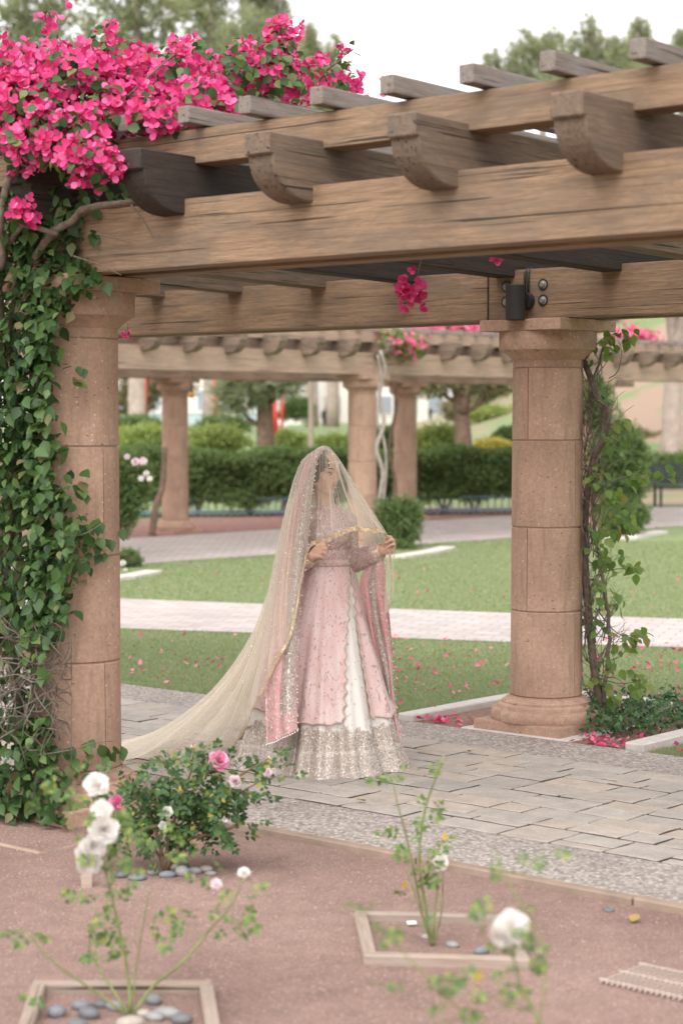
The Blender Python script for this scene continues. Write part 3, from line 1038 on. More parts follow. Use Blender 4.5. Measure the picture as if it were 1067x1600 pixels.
# stems
def pxpath(pts, n=24):
    return crom([A(*p) for p in pts], n)


for pts, r0, r1 in [([(20, 1320, 9.0), (35, 1150, 9.02), (10, 900, 9.05), (30, 700, 9.05), (20, 500, 9.0), (55, 400, 8.75), (110, 345, 8.6), (160, 322, 8.5), (215, 318, 8.45)], .03, .016),
                    ([(40, 1320, 9.0), (30, 1100, 8.95), (20, 1000, 9.0), (30, 860, 9.05), (15, 620, 9.0), (0, 460, 8.9), (25, 360, 8.65), (90, 365, 8.6)], .022, .012),
                    ([(0, 420, 8.7), (10, 300, 8.6), (60, 220, 8.7), (140, 190, 8.75), (260, 170, 8.8), (380, 160, 9.2)], .02, .008)]:
    P = pxpath(pts, 40)
    ob('stem', Acc().tube(P + RN.normal(0, .006, P.shape), np.linspace(r0, r1, 40), 8).mesh('stem', M['bark'], True), vine)
tw = Acc()
for _ in range(110):
    x, y = R.uniform(-10, 98), R.gauss(1060, 45)
    pts = [(x, y, R.uniform(8.66, 8.85))]
    a = R.uniform(0, 2 * PI)
    for k in range(4):
        a += R.gauss(0, .6); x += 22 * math.cos(a); y += 24 * math.sin(a)
        pts.append((min(x, 112), y, pts[-1][2] + R.uniform(-.04, .03)))
    tw.tube(pxpath(pts, 9), np.linspace(R.uniform(.003, .006), .0015, 9), 4)
for pts in ([(205, 320, 8.4), (225, 345, 8.38), (240, 372, 8.36)], [(115, 400, 8.6), (160, 415, 8.6), (190, 430, 8.55)], [(60, 1180, 8.7), (110, 1172, 8.7), (150, 1160, 8.68), (178, 1158, 8.68)], [(90, 840, 8.75), (130, 835, 8.72), (165, 815, 8.7)], [(150, 365, 8.5), (180, 372, 8.5), (205, 380, 8.48)]):
    tw.tube(pxpath(pts, 9), np.linspace(.004, .002, 9), 5)
ob('twigs', tw.mesh('twigs', M['twig'], True), vine)['kind'] = 'stuff'


def bloom(blobs, parent, mat_f, mat_l, fs, n_f, n_l, parts_f, parts_l, leaf=LEAF, ls=(.04, .065)):
    w = np.array([b[3] * b[4] for b in blobs], float); w /= w.sum()
    for kind, N in (('f', n_f), ('l', n_l)):
        if not N: continue
        idx = RN.choice(len(blobs), N, p=w)
        pos = []; nor = []
        # flowers come in small trusses
        i = 0
        while i < N:
            x, y, Y, rx, ry, rd = blobs[idx[i]]
            u = rand_dirs(1)[0] * (R.random() ** .4)
            c = A(x + u[0] * rx, y - u[2] * ry, Y + u[1] * rd)
            k = R.randint(3, 7) if kind == 'f' else R.randint(1, 4)
            for _ in range(k):
                if i >= N: break
                off = RN.normal(0, .032 * fs / .036, 3) * (1.0 if kind == 'f' else 1.5)
                pos.append(c + off - (unit(u) * .03 if kind == 'l' else 0)); nor.append(unit(u) * .9 + np.array([0, -.45, .25]) + off * 9)
                i += 1
        pos = np.array(pos); nor = np.array(nor)
        if kind == 'f':
            scatter(parent, 'flower', 'blossom', BRACT, pos, frames(nor + RN.normal(0, .35, nor.shape), rand_dirs(N)), RN.uniform(.75, 1.2, N) * fs, mat_f, parts_f, smooth=True)
        else:
            scatter(parent, 'leaf', 'foliage', leaf, pos, frames(nor + RN.normal(0, .5, nor.shape), rand_dirs(N) - np.array([0, 0, .5])), RN.uniform(*ls, N), mat_l, parts_l)


blobs = [(30, 110, 9.2, 75, 42, .35), (105, 120, 8.9, 70, 50, .3), (30, 170, 8.7, 75, 60, .25), (95, 205, 8.5, 70, 45, .22), (135, 250, 8.2, 42, 38, .12), (190, 105, 9.1, 60, 40, .3),
         (185, 165, 8.7, 70, 45, .22), (270, 120, 9.0, 65, 45, .3), (320, 155, 8.75, 55, 32, .2), (360, 105, 9.4, 55, 38, .3), (425, 82, 9.7, 42, 42, .3), (440, 125, 9.6, 60, 30, .3),
         (498, 118, 10.0, 45, 26, .3), (545, 135, 10.3, 24, 12, .2), (82, 30, 9.3, 13, 18, .1), (165, 62, 9.3, 26, 14, .2), (290, 80, 9.4, 30, 14, .2), (600, 148, 10.6, 18, 5, .15), (350, 180, 8.6, 22, 22, .1),
         (250, 185, 8.5, 50, 24, .15), (-30, 130, 9.0, 50, 60, .3), (540, 85, 10.2, 8, 8, .05), (445, 45, 9.8, 16, 12, .08), (40, 225, 8.5, 50, 30, .15)]
bloom(blobs, vine, M['bract'], M['vine_leaf'], .027, 3600, 2300, 300, 0)
bloom([(25, 330, 8.55, 22, 22, .06), (40, 345, 8.55, 15, 20, .05), (28, 395, 8.55, 6, 6, .03)], vine, M['bract'], M['vine_leaf'], .028, 26, 16, 0, 0)
# shoots that stick out above the bloom
tw = Acc()
for pts in ([(90, 60, 9.2), (92, 30, 9.2), (75, 5, 9.2)], [(160, 80, 9.2), (172, 50, 9.2), (185, 25, 9.2)], [(0, 245, 8.6), (60, 262, 8.5), (110, 240, 8.4)], [(430, 70, 9.7), (440, 45, 9.7), (446, 28, 9.7)], [(510, 110, 10), (535, 90, 10), (545, 75, 10)], [(340, 170, 8.6), (318, 210, 8.5), (312, 245, 8.45)], [(60, 140, 8.7), (100, 90, 8.8), (150, 60, 9)], [(200, 150, 8.6), (260, 95, 8.8), (300, 70, 9.2)]):
    tw.tube(pxpath(pts, 9), np.linspace(.006, .002, 9), 5)
ob('shoots', tw.mesh('shoots', M['bark'], True), vine)['kind'] = 'stuff'

# hanging sprays seen below the beams
def spray(px, py, Y, rx, ry, nf, label, name='flower_spray', top=None, fs=.03):
    c = A(px, py, Y)
    t = thing(name, label, 'flowers', c)
    top = top or (px + 4, py - 60, Y)
    ob('stem', Acc().tube(pxpath([top, (px + rx * .3, py - ry * .6, Y), (px, py + ry * .6, Y)], 8), .003, 5).mesh('stem', M['bark'], True), t)
    pos = np.array([A(px + R.gauss(0, rx * .5), py + R.gauss(0, ry * .5), Y + R.gauss(0, .04)) for _ in range(nf)])
    scatter(t, 'flower', 'blossom', BRACT, pos, frames(np.tile([0, -.7, -.1], (nf, 1)) + RN.normal(0, .6, (nf, 3)), rand_dirs(nf)), RN.uniform(.8, 1.15, nf) * fs, M['bract'], nf)
    return t


spray(642, 456, 9.9, 25, 22, 46, 'magenta bougainvillea spray dangling between the two main beams', top=(660, 395, 9.9))
spray(774, 407, 10.3, 5, 4, 3, 'lone magenta bloom peeping below the rafters near the downlight', top=(780, 392, 10.3), fs=.026)
spray(197, 524, 12.6, 10, 3, 5, 'two magenta blooms below the back beam beside the leafy column', top=(200, 505, 12.6), fs=.026)

# the thinner vine on the back column
cRX, cRY = (NEAR @ Vector((.307, 3.385, 0)))[:2]
rv = thing('climbing_vine', 'straggly leafy vine with a grey twisted stem on the back column', 'vine', G(935, 1105))
P = pxpath([(905, 548, 11.5), (918, 580, 11.42), (935, 625, 11.36), (948, 655, 11.34), (943, 685, 11.34), (926, 720, 11.38), (915, 790, 11.42), (913, 870, 11.42), (919, 960, 11.4), (927, 1040, 11.4), (937, 1104, 11.42)], 60)
ob('stem', Acc().tube(P, np.linspace(.018, .026, 60), 9).mesh('stem', M['bark'], True), rv)
P = pxpath([(955, 500, 11.5), (938, 560, 11.4), (925, 610, 11.38), (950, 640, 11.3), (935, 700, 11.36), (925, 800, 11.38), (945, 930, 11.36), (950, 1010, 11.38), (942, 1104, 11.42)], 60)
ob('stem', Acc().tube(P + RN.normal(0, .004, P.shape), np.linspace(.006, .013, 60), 7).mesh('stem', M['twig'], True), rv)
tw = Acc()
for _ in range(190):
    y = R.uniform(590, 1105)
    x = 910 + abs(R.gauss(0, 16)) + (8 if y > 1000 else 0)
    pts = [(x, y, 11.4 + R.uniform(-.08, .1))]
    a = -PI / 2 + R.gauss(0, .5)
    for k in range(5):
        a += R.gauss(0, .45); x += 15 * math.cos(a); y += 19 * math.sin(a)
        pts.append((max(x, 909), y, pts[-1][2] + R.uniform(-.04, .04)))
    tw.tube(pxpath(pts, 10), np.linspace(R.uniform(.002, .0055), .0012, 10), 4)
sprigs = [[(915, 780, 11.4), (950, 755, 11.3), (990, 742, 11.25), (1045, 738, 11.2)], [(930, 950, 11.4), (965, 990, 11.35), (1005, 992, 11.3)], [(935, 1060, 11.4), (970, 1068, 11.35), (1005, 1062, 11.3)],
          [(940, 700, 11.36), (960, 670, 11.3), (978, 660, 11.28)], [(930, 900, 11.4), (955, 890, 11.35), (990, 888, 11.3)], [(915, 560, 11.4), (940, 530, 11.35), (965, 520, 11.3)], [(935, 840, 11.4), (950, 800, 11.3), (965, 790, 11.3)]]
for pts in sprigs: tw.tube(pxpath(pts, 12), np.linspace(.005, .0015, 12), 5)
ob('twigs', tw.mesh('twigs', M['twig'], True), rv)['kind'] = 'stuff'
pos = []
for x, y, k, s in [(958, 525, 8, 13), (945, 545, 6, 12), (975, 530, 4, 8), (962, 655, 7, 12), (955, 690, 7, 12), (935, 620, 4, 10), (1040, 738, 5, 7), (1010, 742, 5, 7), (985, 748, 8, 10), (965, 770, 5, 9),
                   (950, 800, 14, 16), (930, 830, 10, 12), (960, 830, 10, 14), (935, 870, 8, 12), (965, 885, 8, 12), (992, 885, 5, 7), (935, 920, 8, 12), (950, 940, 8, 14), (925, 970, 6, 10), (985, 990, 8, 8), (1003, 992, 4, 5),
                   (960, 1000, 5, 12), (950, 1035, 8, 14), (985, 1062, 7, 9), (1003, 1065, 4, 5), (955, 1085, 10, 14), (930, 1060, 6, 10), (925, 740, 6, 10), (940, 770, 6, 10)]:
    for _ in range(round(k * 1.5)):
        pos.append(A(max(x + R.gauss(0, s), 914), y + R.gauss(0, s * .8), 11.36 + R.uniform(-.12, .08)))
pos = np.array(pos); n = len(pos)
tip = np.stack([RN.normal(.35, .5, n), RN.normal(-.2, .3, n), -np.ones(n)], 1)
scatter(rv, 'leaf', 'foliage', LEAF, pos, frames(np.tile([.25, -.75, .6], (n, 1)) + RN.normal(0, .4, (n, 3)), tip), RN.uniform(.04, .078, n), M['young_leaf'], 300)

# low glossy shrub in the planter
gc = thing('ground_shrub', 'low glossy dark green shrub in the kerbed bed of the back column', 'shrub', G(1000, 1150))
M['gloss_leaf'] = m_leaf('glossy_leaf', [(0, (.02, .055, .02)), (.5, (.04, .10, .03)), (.85, (.075, .16, .045)), (1, (.11, .2, .06))], .2, .3)
pos = []
while len(pos) < 1500:
    x, y = R.uniform(915, 1100), R.uniform(1118, 1160)
    g = G(x, y)
    p, q = g @ DD, g @ VV
    if p > -5.86 or q < 9.14: continue
    hgt = .16 + .05 * math.sin(x * .11) + .03 * math.sin(x * .31 + y)
    z = hgt * R.random() ** .5
    pos.append((g[0] + R.gauss(0, .02), g[1] + R.gauss(0, .02), z))
pos = np.array(pos); n = len(pos)
scatter(gc, 'leaf', 'foliage', LEAFLET, pos, frames(np.tile([0, -.5, .8], (n, 1)) + RN.normal(0, .5, (n, 3)), rand_dirs(n) + [0, 0, .3]), RN.uniform(.025, .045, n), M['gloss_leaf'], 0)
tw = Acc()
for _ in range(50):
    p = pos[R.randrange(n)]
    tw.tube([(p[0] + R.gauss(0, .03), p[1] + R.gauss(0, .03), .012), p * .5 + np.array([p[0], p[1], 0]) * .5, p], .003, 4)
ob('twigs', tw.mesh('twigs', M['twig'], True), gc)['kind'] = 'stuff'

# ------------------------------------------------------------------ roses
M['rose_leaf'] = m_leaf('rose_leaf', [(0, (.07, .13, .045)), (.5, (.12, .20, .06)), (.85, (.20, .28, .08)), (1, (.32, .36, .10))], .35, .45)
M['rose_leaf_dark'] = m_leaf('dark_rose_leaf', [(0, (.03, .075, .027)), (.5, (.055, .12, .04)), (.9, (.10, .18, .055)), (1, (.30, .27, .05))], .3, .42)
M['cane'] = m_plain('rose_cane', (.19, .22, .085), .6, 0, .35, 25, .2)
M['old_cane'] = m_plain('old_rose_cane', (.20, .125, .08), .85, 0, .35, 25, .4)
M['white_rose'] = m_leaf('white_petal', [(0, (.82, .80, .77)), (.6, (.85, .83, .80)), (1, (.83, .78, .73))], .3, .6, (1, 1, 1))
M['pink_rose'] = m_leaf('pink_striped_petal', [(0, (.72, .16, .36)), (.4, (.78, .32, .48)), (.7, (.82, .55, .64)), (1, (.66, .10, .30))], .3, .6, (1, 1, 1))
M['pale_rose'] = m_leaf('pale_pink_petal', [(0, (.82, .66, .70)), (.6, (.84, .74, .76)), (1, (.78, .5, .6))], .3, .6, (1, 1, 1))
M['yellow_leaf'] = m_leaf('yellowed_leaf', [(0, (.55, .36, .05)), (.6, (.60, .42, .08)), (1, (.45, .25, .05))], .3, .6)


def _compound():
    V = []; F = []
    for (x, y, a, s) in [(0, .62, 0, .42), (-.02, .58, 1.0, .38), (.02, .58, -1.0, .38), (-.02, .30, 1.15, .34), (.02, .30, -1.15, .34)]:
        b = len(V)
        for (u, v, w) in LEAFLET[0]:
            u *= 1.15
            V.append((x + s * (u * math.cos(a) - v * math.sin(a)), y + s * (u * math.sin(a) + v * math.cos(a)), s * w + .06 * math.sin(3 * y)))
        F += [tuple(i + b for i in f) for f in LEAFLET[1]]
    b = len(V)
    V += [(-.012, 0, 0), (.012, 0, 0), (0, .64, .01)]; F.append((b, b + 1, b + 2))
    return V, F


ROSE_LEAF = _compound()


def rose_mesh(mat, seed=0, open_=1.0):
    rr = random.Random(seed)
    V = []; F = []
    for layer, (n, r, lift, size) in enumerate([(5, .50, .05, .62), (5, .40, .35, .60), (5, .28, .75, .55), (4, .16, 1.05, .48), (3, .07, 1.2, .40)]):
        for k in range(n):
            a = 2 * PI * k / n + layer * .63 + rr.uniform(-.15, .15)
            tilt = lift * open_ + rr.uniform(-.12, .12)
            b = len(V)
            for iv in range(4):
                for iu in range(5):
                    u = (iu / 4 - .5); v = iv / 3
                    wdt = size * (math.sin(PI * (v * .72 + .16))) * 1.25
                    x = u * wdt; y = v * size; z = (abs(u) * 2) ** 2 * .12 * size + v * v * .12 * size - (v > .9) * .05 + rr.uniform(-.015, .015)
                    yy = r * .35 + y * math.cos(tilt) - z * math.sin(tilt)
                    zz = y * math.sin(tilt) + z * math.cos(tilt) + .05 * layer
                    V.append((x * math.cos(a) - yy * math.sin(a), x * math.sin(a) + yy * math.cos(a), zz))
            for iv in range(3):
                for iu in range(4):
                    i = b + iv * 5 + iu
                    F.append((i, i + 1, i + 6, i + 5))
    return mesh_np('flower', np.array(V), np.array(F), mat, True)


rose_me = {k: [rose_mesh(M[k], s, o) for s, o in ((1, 1.0), (2, .75), (3, 1.25))] for k in ('white_rose', 'pink_rose', 'pale_rose')}


def rose_bush(label, base, canes, leaves, flowers, leaf_mat, cane_mat, leaf_size=(.07, .12), yellow=(), thin=1.0):
    t = thing('rose_bush', label, 'rose bush', base)
    for pts, r0 in canes:
        P = crom([base if p is None else A(*p) for p in pts], 14)
        ob('stem', Acc().tube(P, np.linspace(r0, r0 * .45, 14), 6).mesh('stem', cane_mat, True), t)
    pos = []; tipd = []
    for (x, y, Y, rx, ry, k) in leaves:
        for _ in range(max(2, round(k * thin))):
            u, v_ = R.gauss(0, .55), R.gauss(0, .55)
            pos.append(A(x + u * rx, y + v_ * ry, Y + R.gauss(0, .07))); tipd.append((u + R.gauss(0, .6), R.gauss(-.2, .7), -v_ * .6 + R.gauss(0, .5)))
    pos = np.array(pos); n = len(pos)
    pos[:, 2] = np.maximum(pos[:, 2], .06)
    scatter(t, 'leaf', 'foliage', ROSE_LEAF, pos, frames(np.tile([0, -.5, .9], (n, 1)) + RN.normal(0, .45, (n, 3)), np.array(tipd)), RN.uniform(*leaf_size, n), leaf_mat, 300, smooth=True)
    for (x, y, Y) in yellow:
        ob('leaf', mesh_np('leaf', np.array(LEAFLET[0]), np.array(LEAFLET[1]), M['yellow_leaf'], True), t,
           Matrix.Translation(Vector(A(x, y, Y))) @ Matrix.Rotation(R.uniform(0, 6), 4, 'Z') @ Matrix.Rotation(1.9, 4, 'X') @ Matrix.Scale(.035, 4))
    for i, (x, y, Y, s, kind, dx, dz) in enumerate(flowers):
        d = Vector((dx, -.75, dz)).normalized()
        ob('flower', rose_me[kind][i % 3], t, Matrix.Translation(Vector(A(x, y, Y)) - d * s * .3) @ d.to_track_quat('Z', 'Y').to_matrix().to_4x4() @ Matrix.Rotation(R.uniform(0, 6), 4, 'Z') @ Matrix.Scale(s, 4))
    return t


b1 = G(205, 1590)
rose_bush('leggy rose bush with clustered white blooms in a framed bed of dark stones', b1,
          [([None, (200, 1520, 5.95), (182, 1430, 5.95), (165, 1360, 5.95), (150, 1290, 5.95), (152, 1235, 5.95)],   .006),
           ([None, (240, 1540, 5.95), (290, 1500, 5.97), (330, 1450, 6.0), (365, 1410, 6.0), (378, 1370, 6.0)], .006),
           ([None, (150, 1550, 5.9), (80, 1500, 5.85), (40, 1455, 5.85)], .005), ([None, (160, 1520, 6.0), (140, 1480, 6.05), (150, 1420, 6.05)], .005),
           ([None, (215, 1500, 6.0), (225, 1440, 6.0), (235, 1390, 6.0)], .004), ([(165, 1360, 5.95), (130, 1320, 5.93), (105, 1270, 5.93), (118, 1220, 5.93)], .004), ([(170, 1390, 5.95), (195, 1340, 5.97), (215, 1300, 6.0), (245, 1290, 6.0)], .004)],
          [(125, 1260, 5.95, 40, 35, 20), (110, 1220, 5.93, 14, 14, 7), (185, 1330, 5.97, 55, 40, 24), (165, 1400, 5.95, 45, 40, 22), (235, 1305, 6.0, 40, 25, 14), (45, 1460, 5.85, 25, 20, 8), (360, 1400, 6.0, 35, 28, 16), (375, 1440, 6.0, 18, 14, 8), (180, 1470, 6.0, 45, 35, 12), (310, 1450, 6.0, 30, 18, 8), (260, 1440, 6.0, 22, 16, 6), (150, 1500, 6.0, 40, 30, 8), (80, 1580, 5.8, 24, 12, 4)],
          [(151, 1224, 5.9, .052, 'white_rose', .1, .5), (158, 1266, 5.88, .045, 'white_rose', -.1, .2), (163, 1297, 5.87, .062, 'white_rose', .1, .1), (134, 1335, 5.87, .05, 'white_rose', -.2, -.2), (140, 1352, 5.87, .055, 'white_rose', .2, -.4), (147, 1322, 5.87, .055, 'white_rose', .2, 0), (381, 1362, 6.0, .026, 'white_rose', 0, .9), (338, 1380, 6.0, .024, 'pale_rose', .1, .6)],
          M['rose_leaf'], M['cane'], (.05, .085), thin=.62)
b2 = G(258, 1362)
rose_bush('bushy dark-leaved rose with striped pink blooms beside the leafy column', b2,
          [([None, (252, 1330, 7.86), (240, 1290, 7.85), (215, 1240, 7.85), (195, 1210, 7.85)], .010), ([None, (275, 1330, 7.86), (300, 1310, 7.84), (345, 1300, 7.82), (372, 1290, 7.8)], .008),
           ([None, (262, 1320, 7.86), (280, 1260, 7.86), (300, 1200, 7.86), (302, 1160, 7.86)], .008), ([None, (290, 1320, 7.88), (330, 1270, 7.9), (365, 1220, 7.9), (420, 1185, 7.9)], .008),
           ([None, (240, 1320, 7.9), (215, 1300, 7.95), (195, 1290, 7.95)], .006), ([(280, 1260, 7.86), (320, 1215, 7.86), (345, 1185, 7.86)], .005), ([(330, 1270, 7.9), (390, 1230, 7.88), (440, 1210, 7.86)], .005)],
          [(300, 1240, 7.86, 75, 45, 130), (250, 1270, 7.86, 60, 40, 85), (350, 1250, 7.84, 45, 40, 70), (215, 1240, 7.86, 40, 30, 40), (300, 1300, 7.84, 70, 25, 60), (330, 1195, 7.86, 35, 20, 24), (420, 1185, 7.88, 18, 16, 12), (425, 1215, 7.86, 18, 12, 8), (200, 1300, 7.9, 35, 25, 30), (260, 1330, 7.84, 30, 14, 14)],
          [(343, 1187, 7.78, .058, 'pink_rose', .3, .5), (184, 1257, 7.78, .05, 'pink_rose', .5, .1), (367, 1221, 7.76, .036, 'pale_rose', .1, .2), (418, 1207, 7.8, .026, 'pale_rose', -.2, .3), (302, 1165, 7.86, .012, 'pale_rose', 0, 1), (226, 1222, 7.8, .02, 'pale_rose', -.2, .6), (262, 1268, 7.72, .03, 'white_rose', 0, .3), (255, 1290, 7.72, .024, 'white_rose', .4, 0)],
          M['rose_leaf_dark'], M['old_cane'], (.055, .095), [(317, 1220, 7.75), (279, 1240, 7.75), (240, 1360, 7.75)])
b3 = G(676, 1480)
rose_bush('spindly upright rose with one cream bloom in a framed bed of pebbles', b3,
          [([None, (665, 1420, 6.75), (655, 1340, 6.75), (665, 1260, 6.75), (695, 1180, 6.75)], .007), ([None, (660, 1430, 6.78), (640, 1330, 6.78), (622, 1260, 6.78), (612, 1215, 6.78)], .005), ([None, (680, 1420, 6.7), (686, 1360, 6.7)], .005),
           ([None, (662, 1440, 6.72), (645, 1390, 6.72), (635, 1360, 6.72)], .004), ([None, (690, 1420, 6.74), (692, 1330, 6.74)], .004), ([None, (670, 1440, 6.7), (660, 1400, 6.7), (657, 1350, 6.7)], .005)],
          [(660, 1345, 6.72, 18, 24, 14), (612, 1215, 6.78, 12, 14, 6), (630, 1305, 6.78, 16, 10, 5), (665, 1265, 6.75, 14, 18, 6), (680, 1190, 6.75, 14, 12, 3), (690, 1320, 6.74, 10, 20, 5), (640, 1390, 6.74, 10, 10, 2)],
          [(690, 1347, 6.68, .042, 'white_rose', .5, .2), ], M['rose_leaf'], M['cane'], (.05, .085), [(630, 1390, 6.7), (695, 1315, 6.72)])
b4 = np.array([.36, 4.62, 0.0])
rose_bush('slender rose bearing one big white bloom in front of the pebbled bed', b4,
          [([None, (850, 1640, 4.65), (820, 1560, 4.68), (800, 1490, 4.7), (798, 1455, 4.7)], .006), ([None, (760, 1650, 4.6), (700, 1560, 4.6), (640, 1500, 4.6), (600, 1455, 4.6)], .004), ([None, (840, 1600, 4.7), (850, 1480, 4.75), (800, 1390, 4.8), (775, 1330, 4.8)], .004), ([None, (740, 1600, 4.65), (690, 1600, 4.6), (655, 1580, 4.6)], .003)],
          [(815, 1490, 4.7, 34, 36, 22), (770, 1420, 4.72, 30, 24, 9), (800, 1350, 4.8, 44, 20, 8), (835, 1330, 4.8, 16, 12, 4), (610, 1470, 4.6, 40, 30, 8), (665, 1540, 4.6, 50, 30, 11), (560, 1440, 4.6, 14, 12, 3), (720, 1570, 4.62, 60, 24, 12), (800, 1570, 4.7, 40, 26, 10), (530, 1415, 4.6, 12, 16, 3)],
          [(800, 1447, 4.66, .056, 'white_rose', .0, .35), (782, 1466, 4.66, .045, 'white_rose', -.5, -.5)], M['rose_leaf'], M['cane'], (.045, .07), [(745, 1535, 4.6)], thin=.62)

# timber frames of the beds, pebbles, drain, labels
def bed_frame(label, c4, w=.045, h=.05):
    c4 = [np.array(c) for c in c4]
    t = thing('bed_frame', label, 'bed frame', (c4[0] + c4[2]) / 2, 'timber frames round the roses')
    for i in range(4):
        a, b = c4[i], c4[(i + 1) % 4]
        L = np.linalg.norm(b - a); ang = math.atan2(b[1] - a[1], b[0] - a[0])
        ob('board', box_mesh('board', L - (w if i % 2 else -w) - .004, w, h, M['frame_wood'], .005), t, Matrix.Translation(Vector((a + b) / 2) + Vector((0, 0, h / 2 - .012 + .001 * i))) @ Matrix.Rotation(ang, 4, 'Z'))
    return t


bed_frame('timber frame with dark stones around the leggy white rose', [G(62, 1552), G(322, 1552), G(345, 1690), G(20, 1690)])
bed_frame('timber frame with few pebbles around the spindly rose', [G(563, 1440), G(782, 1446), G(818, 1515), G(578, 1507)])
for nm, mt in (('grey', (.26, .255, .25)), ('dark', (.14, .145, .15)), ('tan', (.36, .32, .28)), ('blue', (.19, .20, .215))):
    M['pebble_' + nm] = m_plain('pebble_' + nm, mt, .55, 0, .15, 30)


def pebble(x, y, w, h, kind, label, group, rz=None):
    g = G(x, y)
    bm = bmesh.new(); bmesh.ops.create_icosphere(bm, subdivisions=2, radius=1)
    s = F_PX / g[1]
    a, b = w / s / 2, h / s
    for v in bm.verts:
        k = 1 + .08 * math.sin(3 * v.co.x + x) + .06 * math.sin(4 * v.co.y + y)
        v.co = Vector((v.co.x * a * k, v.co.y * a * .72 * k, v.co.z * b * .55))
    me = bpy.data.meshes.new('pebble'); bm.to_mesh(me); bm.free()
    for p in me.polygons: p.use_smooth = True
    me.materials.append(M['pebble_' + kind])
    o = ob('pebble', me, None, Matrix.Translation((g[0], g[1], b * .45)) @ Matrix.Rotation(R.uniform(-.6, .6) if rz is None else rz, 4, 'Z'))
    return tag(o, label, 'stone', group)


for x, y, w, h, k in [(262, 1592, 44, 20, 'grey'), (140, 1592, 40, 20, 'dark'), (90, 1590, 34, 20, 'blue'), (182, 1580, 36, 18, 'grey'), (128, 1578, 34, 16, 'blue'), (240, 1570, 32, 18, 'blue'), (205, 1608, 46, 22, 'tan'), (160, 1575, 30, 14, 'dark'), (285, 1600, 40, 18, 'dark'), (242, 1596, 34, 16, 'grey'), (120, 1612, 40, 22, 'dark'), (225, 1590, 26, 14, 'tan')]:
    pebble(x, y, w, h, k, 'smooth round stone heaped inside the frame of the leggy white rose', 'stones in the frame of the leggy white rose')
for x, y, w, h, k in [(285, 1370, 26, 18, 'grey'), (305, 1366, 22, 12, 'grey'), (322, 1362, 26, 10, 'tan'), (262, 1372, 26, 12, 'blue'), (215, 1376, 34, 12, 'blue'), (190, 1372, 30, 12, 'dark'), (240, 1368, 22, 12, 'grey'), (300, 1373, 16, 9, 'dark'), (270, 1360, 24, 14, 'grey'), (330, 1368, 20, 8, 'grey')]:
    pebble(x, y, w, h, k, 'smooth round stone heaped under the bushy pink rose', 'stones under the bushy pink rose')
for x, y, w, h, k, l in [(707, 1481, 24, 11, 'grey', 'grey oval pebble beside the stem of the spindly rose'), (683, 1500, 28, 11, 'blue', 'bluish pebble against the front board of the spindly rose frame'),
                         (752, 1492, 26, 14, 'blue', 'tilted bluish pebble at the far side of the spindly rose frame'), (670, 1468, 26, 10, 'tan', 'tan pebble behind the stem of the spindly rose'), (646, 1500, 26, 10, 'tan', 'pale tan pebble lying on the front board of the spindly rose frame'), (951, 1425, 22, 7, 'dark', 'dark flat pebble lying alone on the granite by the path edging')]:
    pebble(x, y, w, h, k, l, None)

# white plant tag and paper scrap
def tagplate(x, y, label, w, d, rx):
    g = G(x, y)
    o = ob('plant_tag', box_mesh('plant_tag', w, .004, d, M['white_plastic'], .001), None, Matrix.Translation((g[0], g[1], d * .25 + .012)) @ Matrix.Rotation(.2, 4, 'Z') @ Matrix.Rotation(rx, 4, 'X'))
    tag(o, label, 'plant tag')


tagplate(643, 1449, 'small white plastic plant tag lying in the spindly rose frame', .035, .02, -1.2)
stk = G(137, 1386)
o = ob('wooden_stake', box_mesh('wooden_stake', .045, .02, .17, M['frame_wood'], .003), None, Matrix.Translation((stk[0], stk[1], .07)) @ Matrix.Rotation(-.25, 4, 'X'))
tag(o, 'short pale wooden stake in the granite below the white rose cluster', 'stake')

# drain grate: thin bars across two long rods, set level with the granite
dr = thing('drain_grate', 'rusty slotted drain grate set flush in the granite', 'drain', W(-3.1, 5.42))
M['rust'] = m_plain('pale_rusted_iron', (.44, .36, .31), .8, .1, .25, 30, .3)
dbar = box_mesh('bar', .007, .27, .008, M['rust'], .001)
for k in range(32):
    ob('bar', dbar, dr, PM @ Matrix.Translation((-3.47 + k * .021, 5.42, .012)))
for q_ in (5.30, 5.42, 5.54):
    ob('cross_rod', box_mesh('cross_rod', .68, .007, .007, M['rust'], .001), dr, PM @ Matrix.Translation((-3.145, q_, .0175)))

# dry leaves on the paving
M['dry_leaf'] = m_leaf('dry_leaf', [(0, (.30, .22, .07)), (.6, (.38, .26, .09)), (1, (.16, .15, .05))], .15, .6)
for x, y, l in [(732, 1184, 'curled yellowing leaf on the pavers before the back column'), (570, 1262, 'small curled brown leaf on the pavers below the dress hem'), (987, 1446, 'tan dead leaf on the granite beside the path edging')]:
    g = G(x, y)
    o = ob('fallen_leaf', mesh_np('fallen_leaf', np.array(LEAF[0]), np.array(LEAF[1]), M['dry_leaf'], True), None, Matrix.Translation((g[0], g[1], .032 if x != 987 else .014)) @ Matrix.Rotation(R.uniform(0, 6), 4, 'Z') @ Matrix.Rotation(.35, 4, 'X') @ Matrix.Scale(.06, 4))
    tag(o, l, 'leaf')

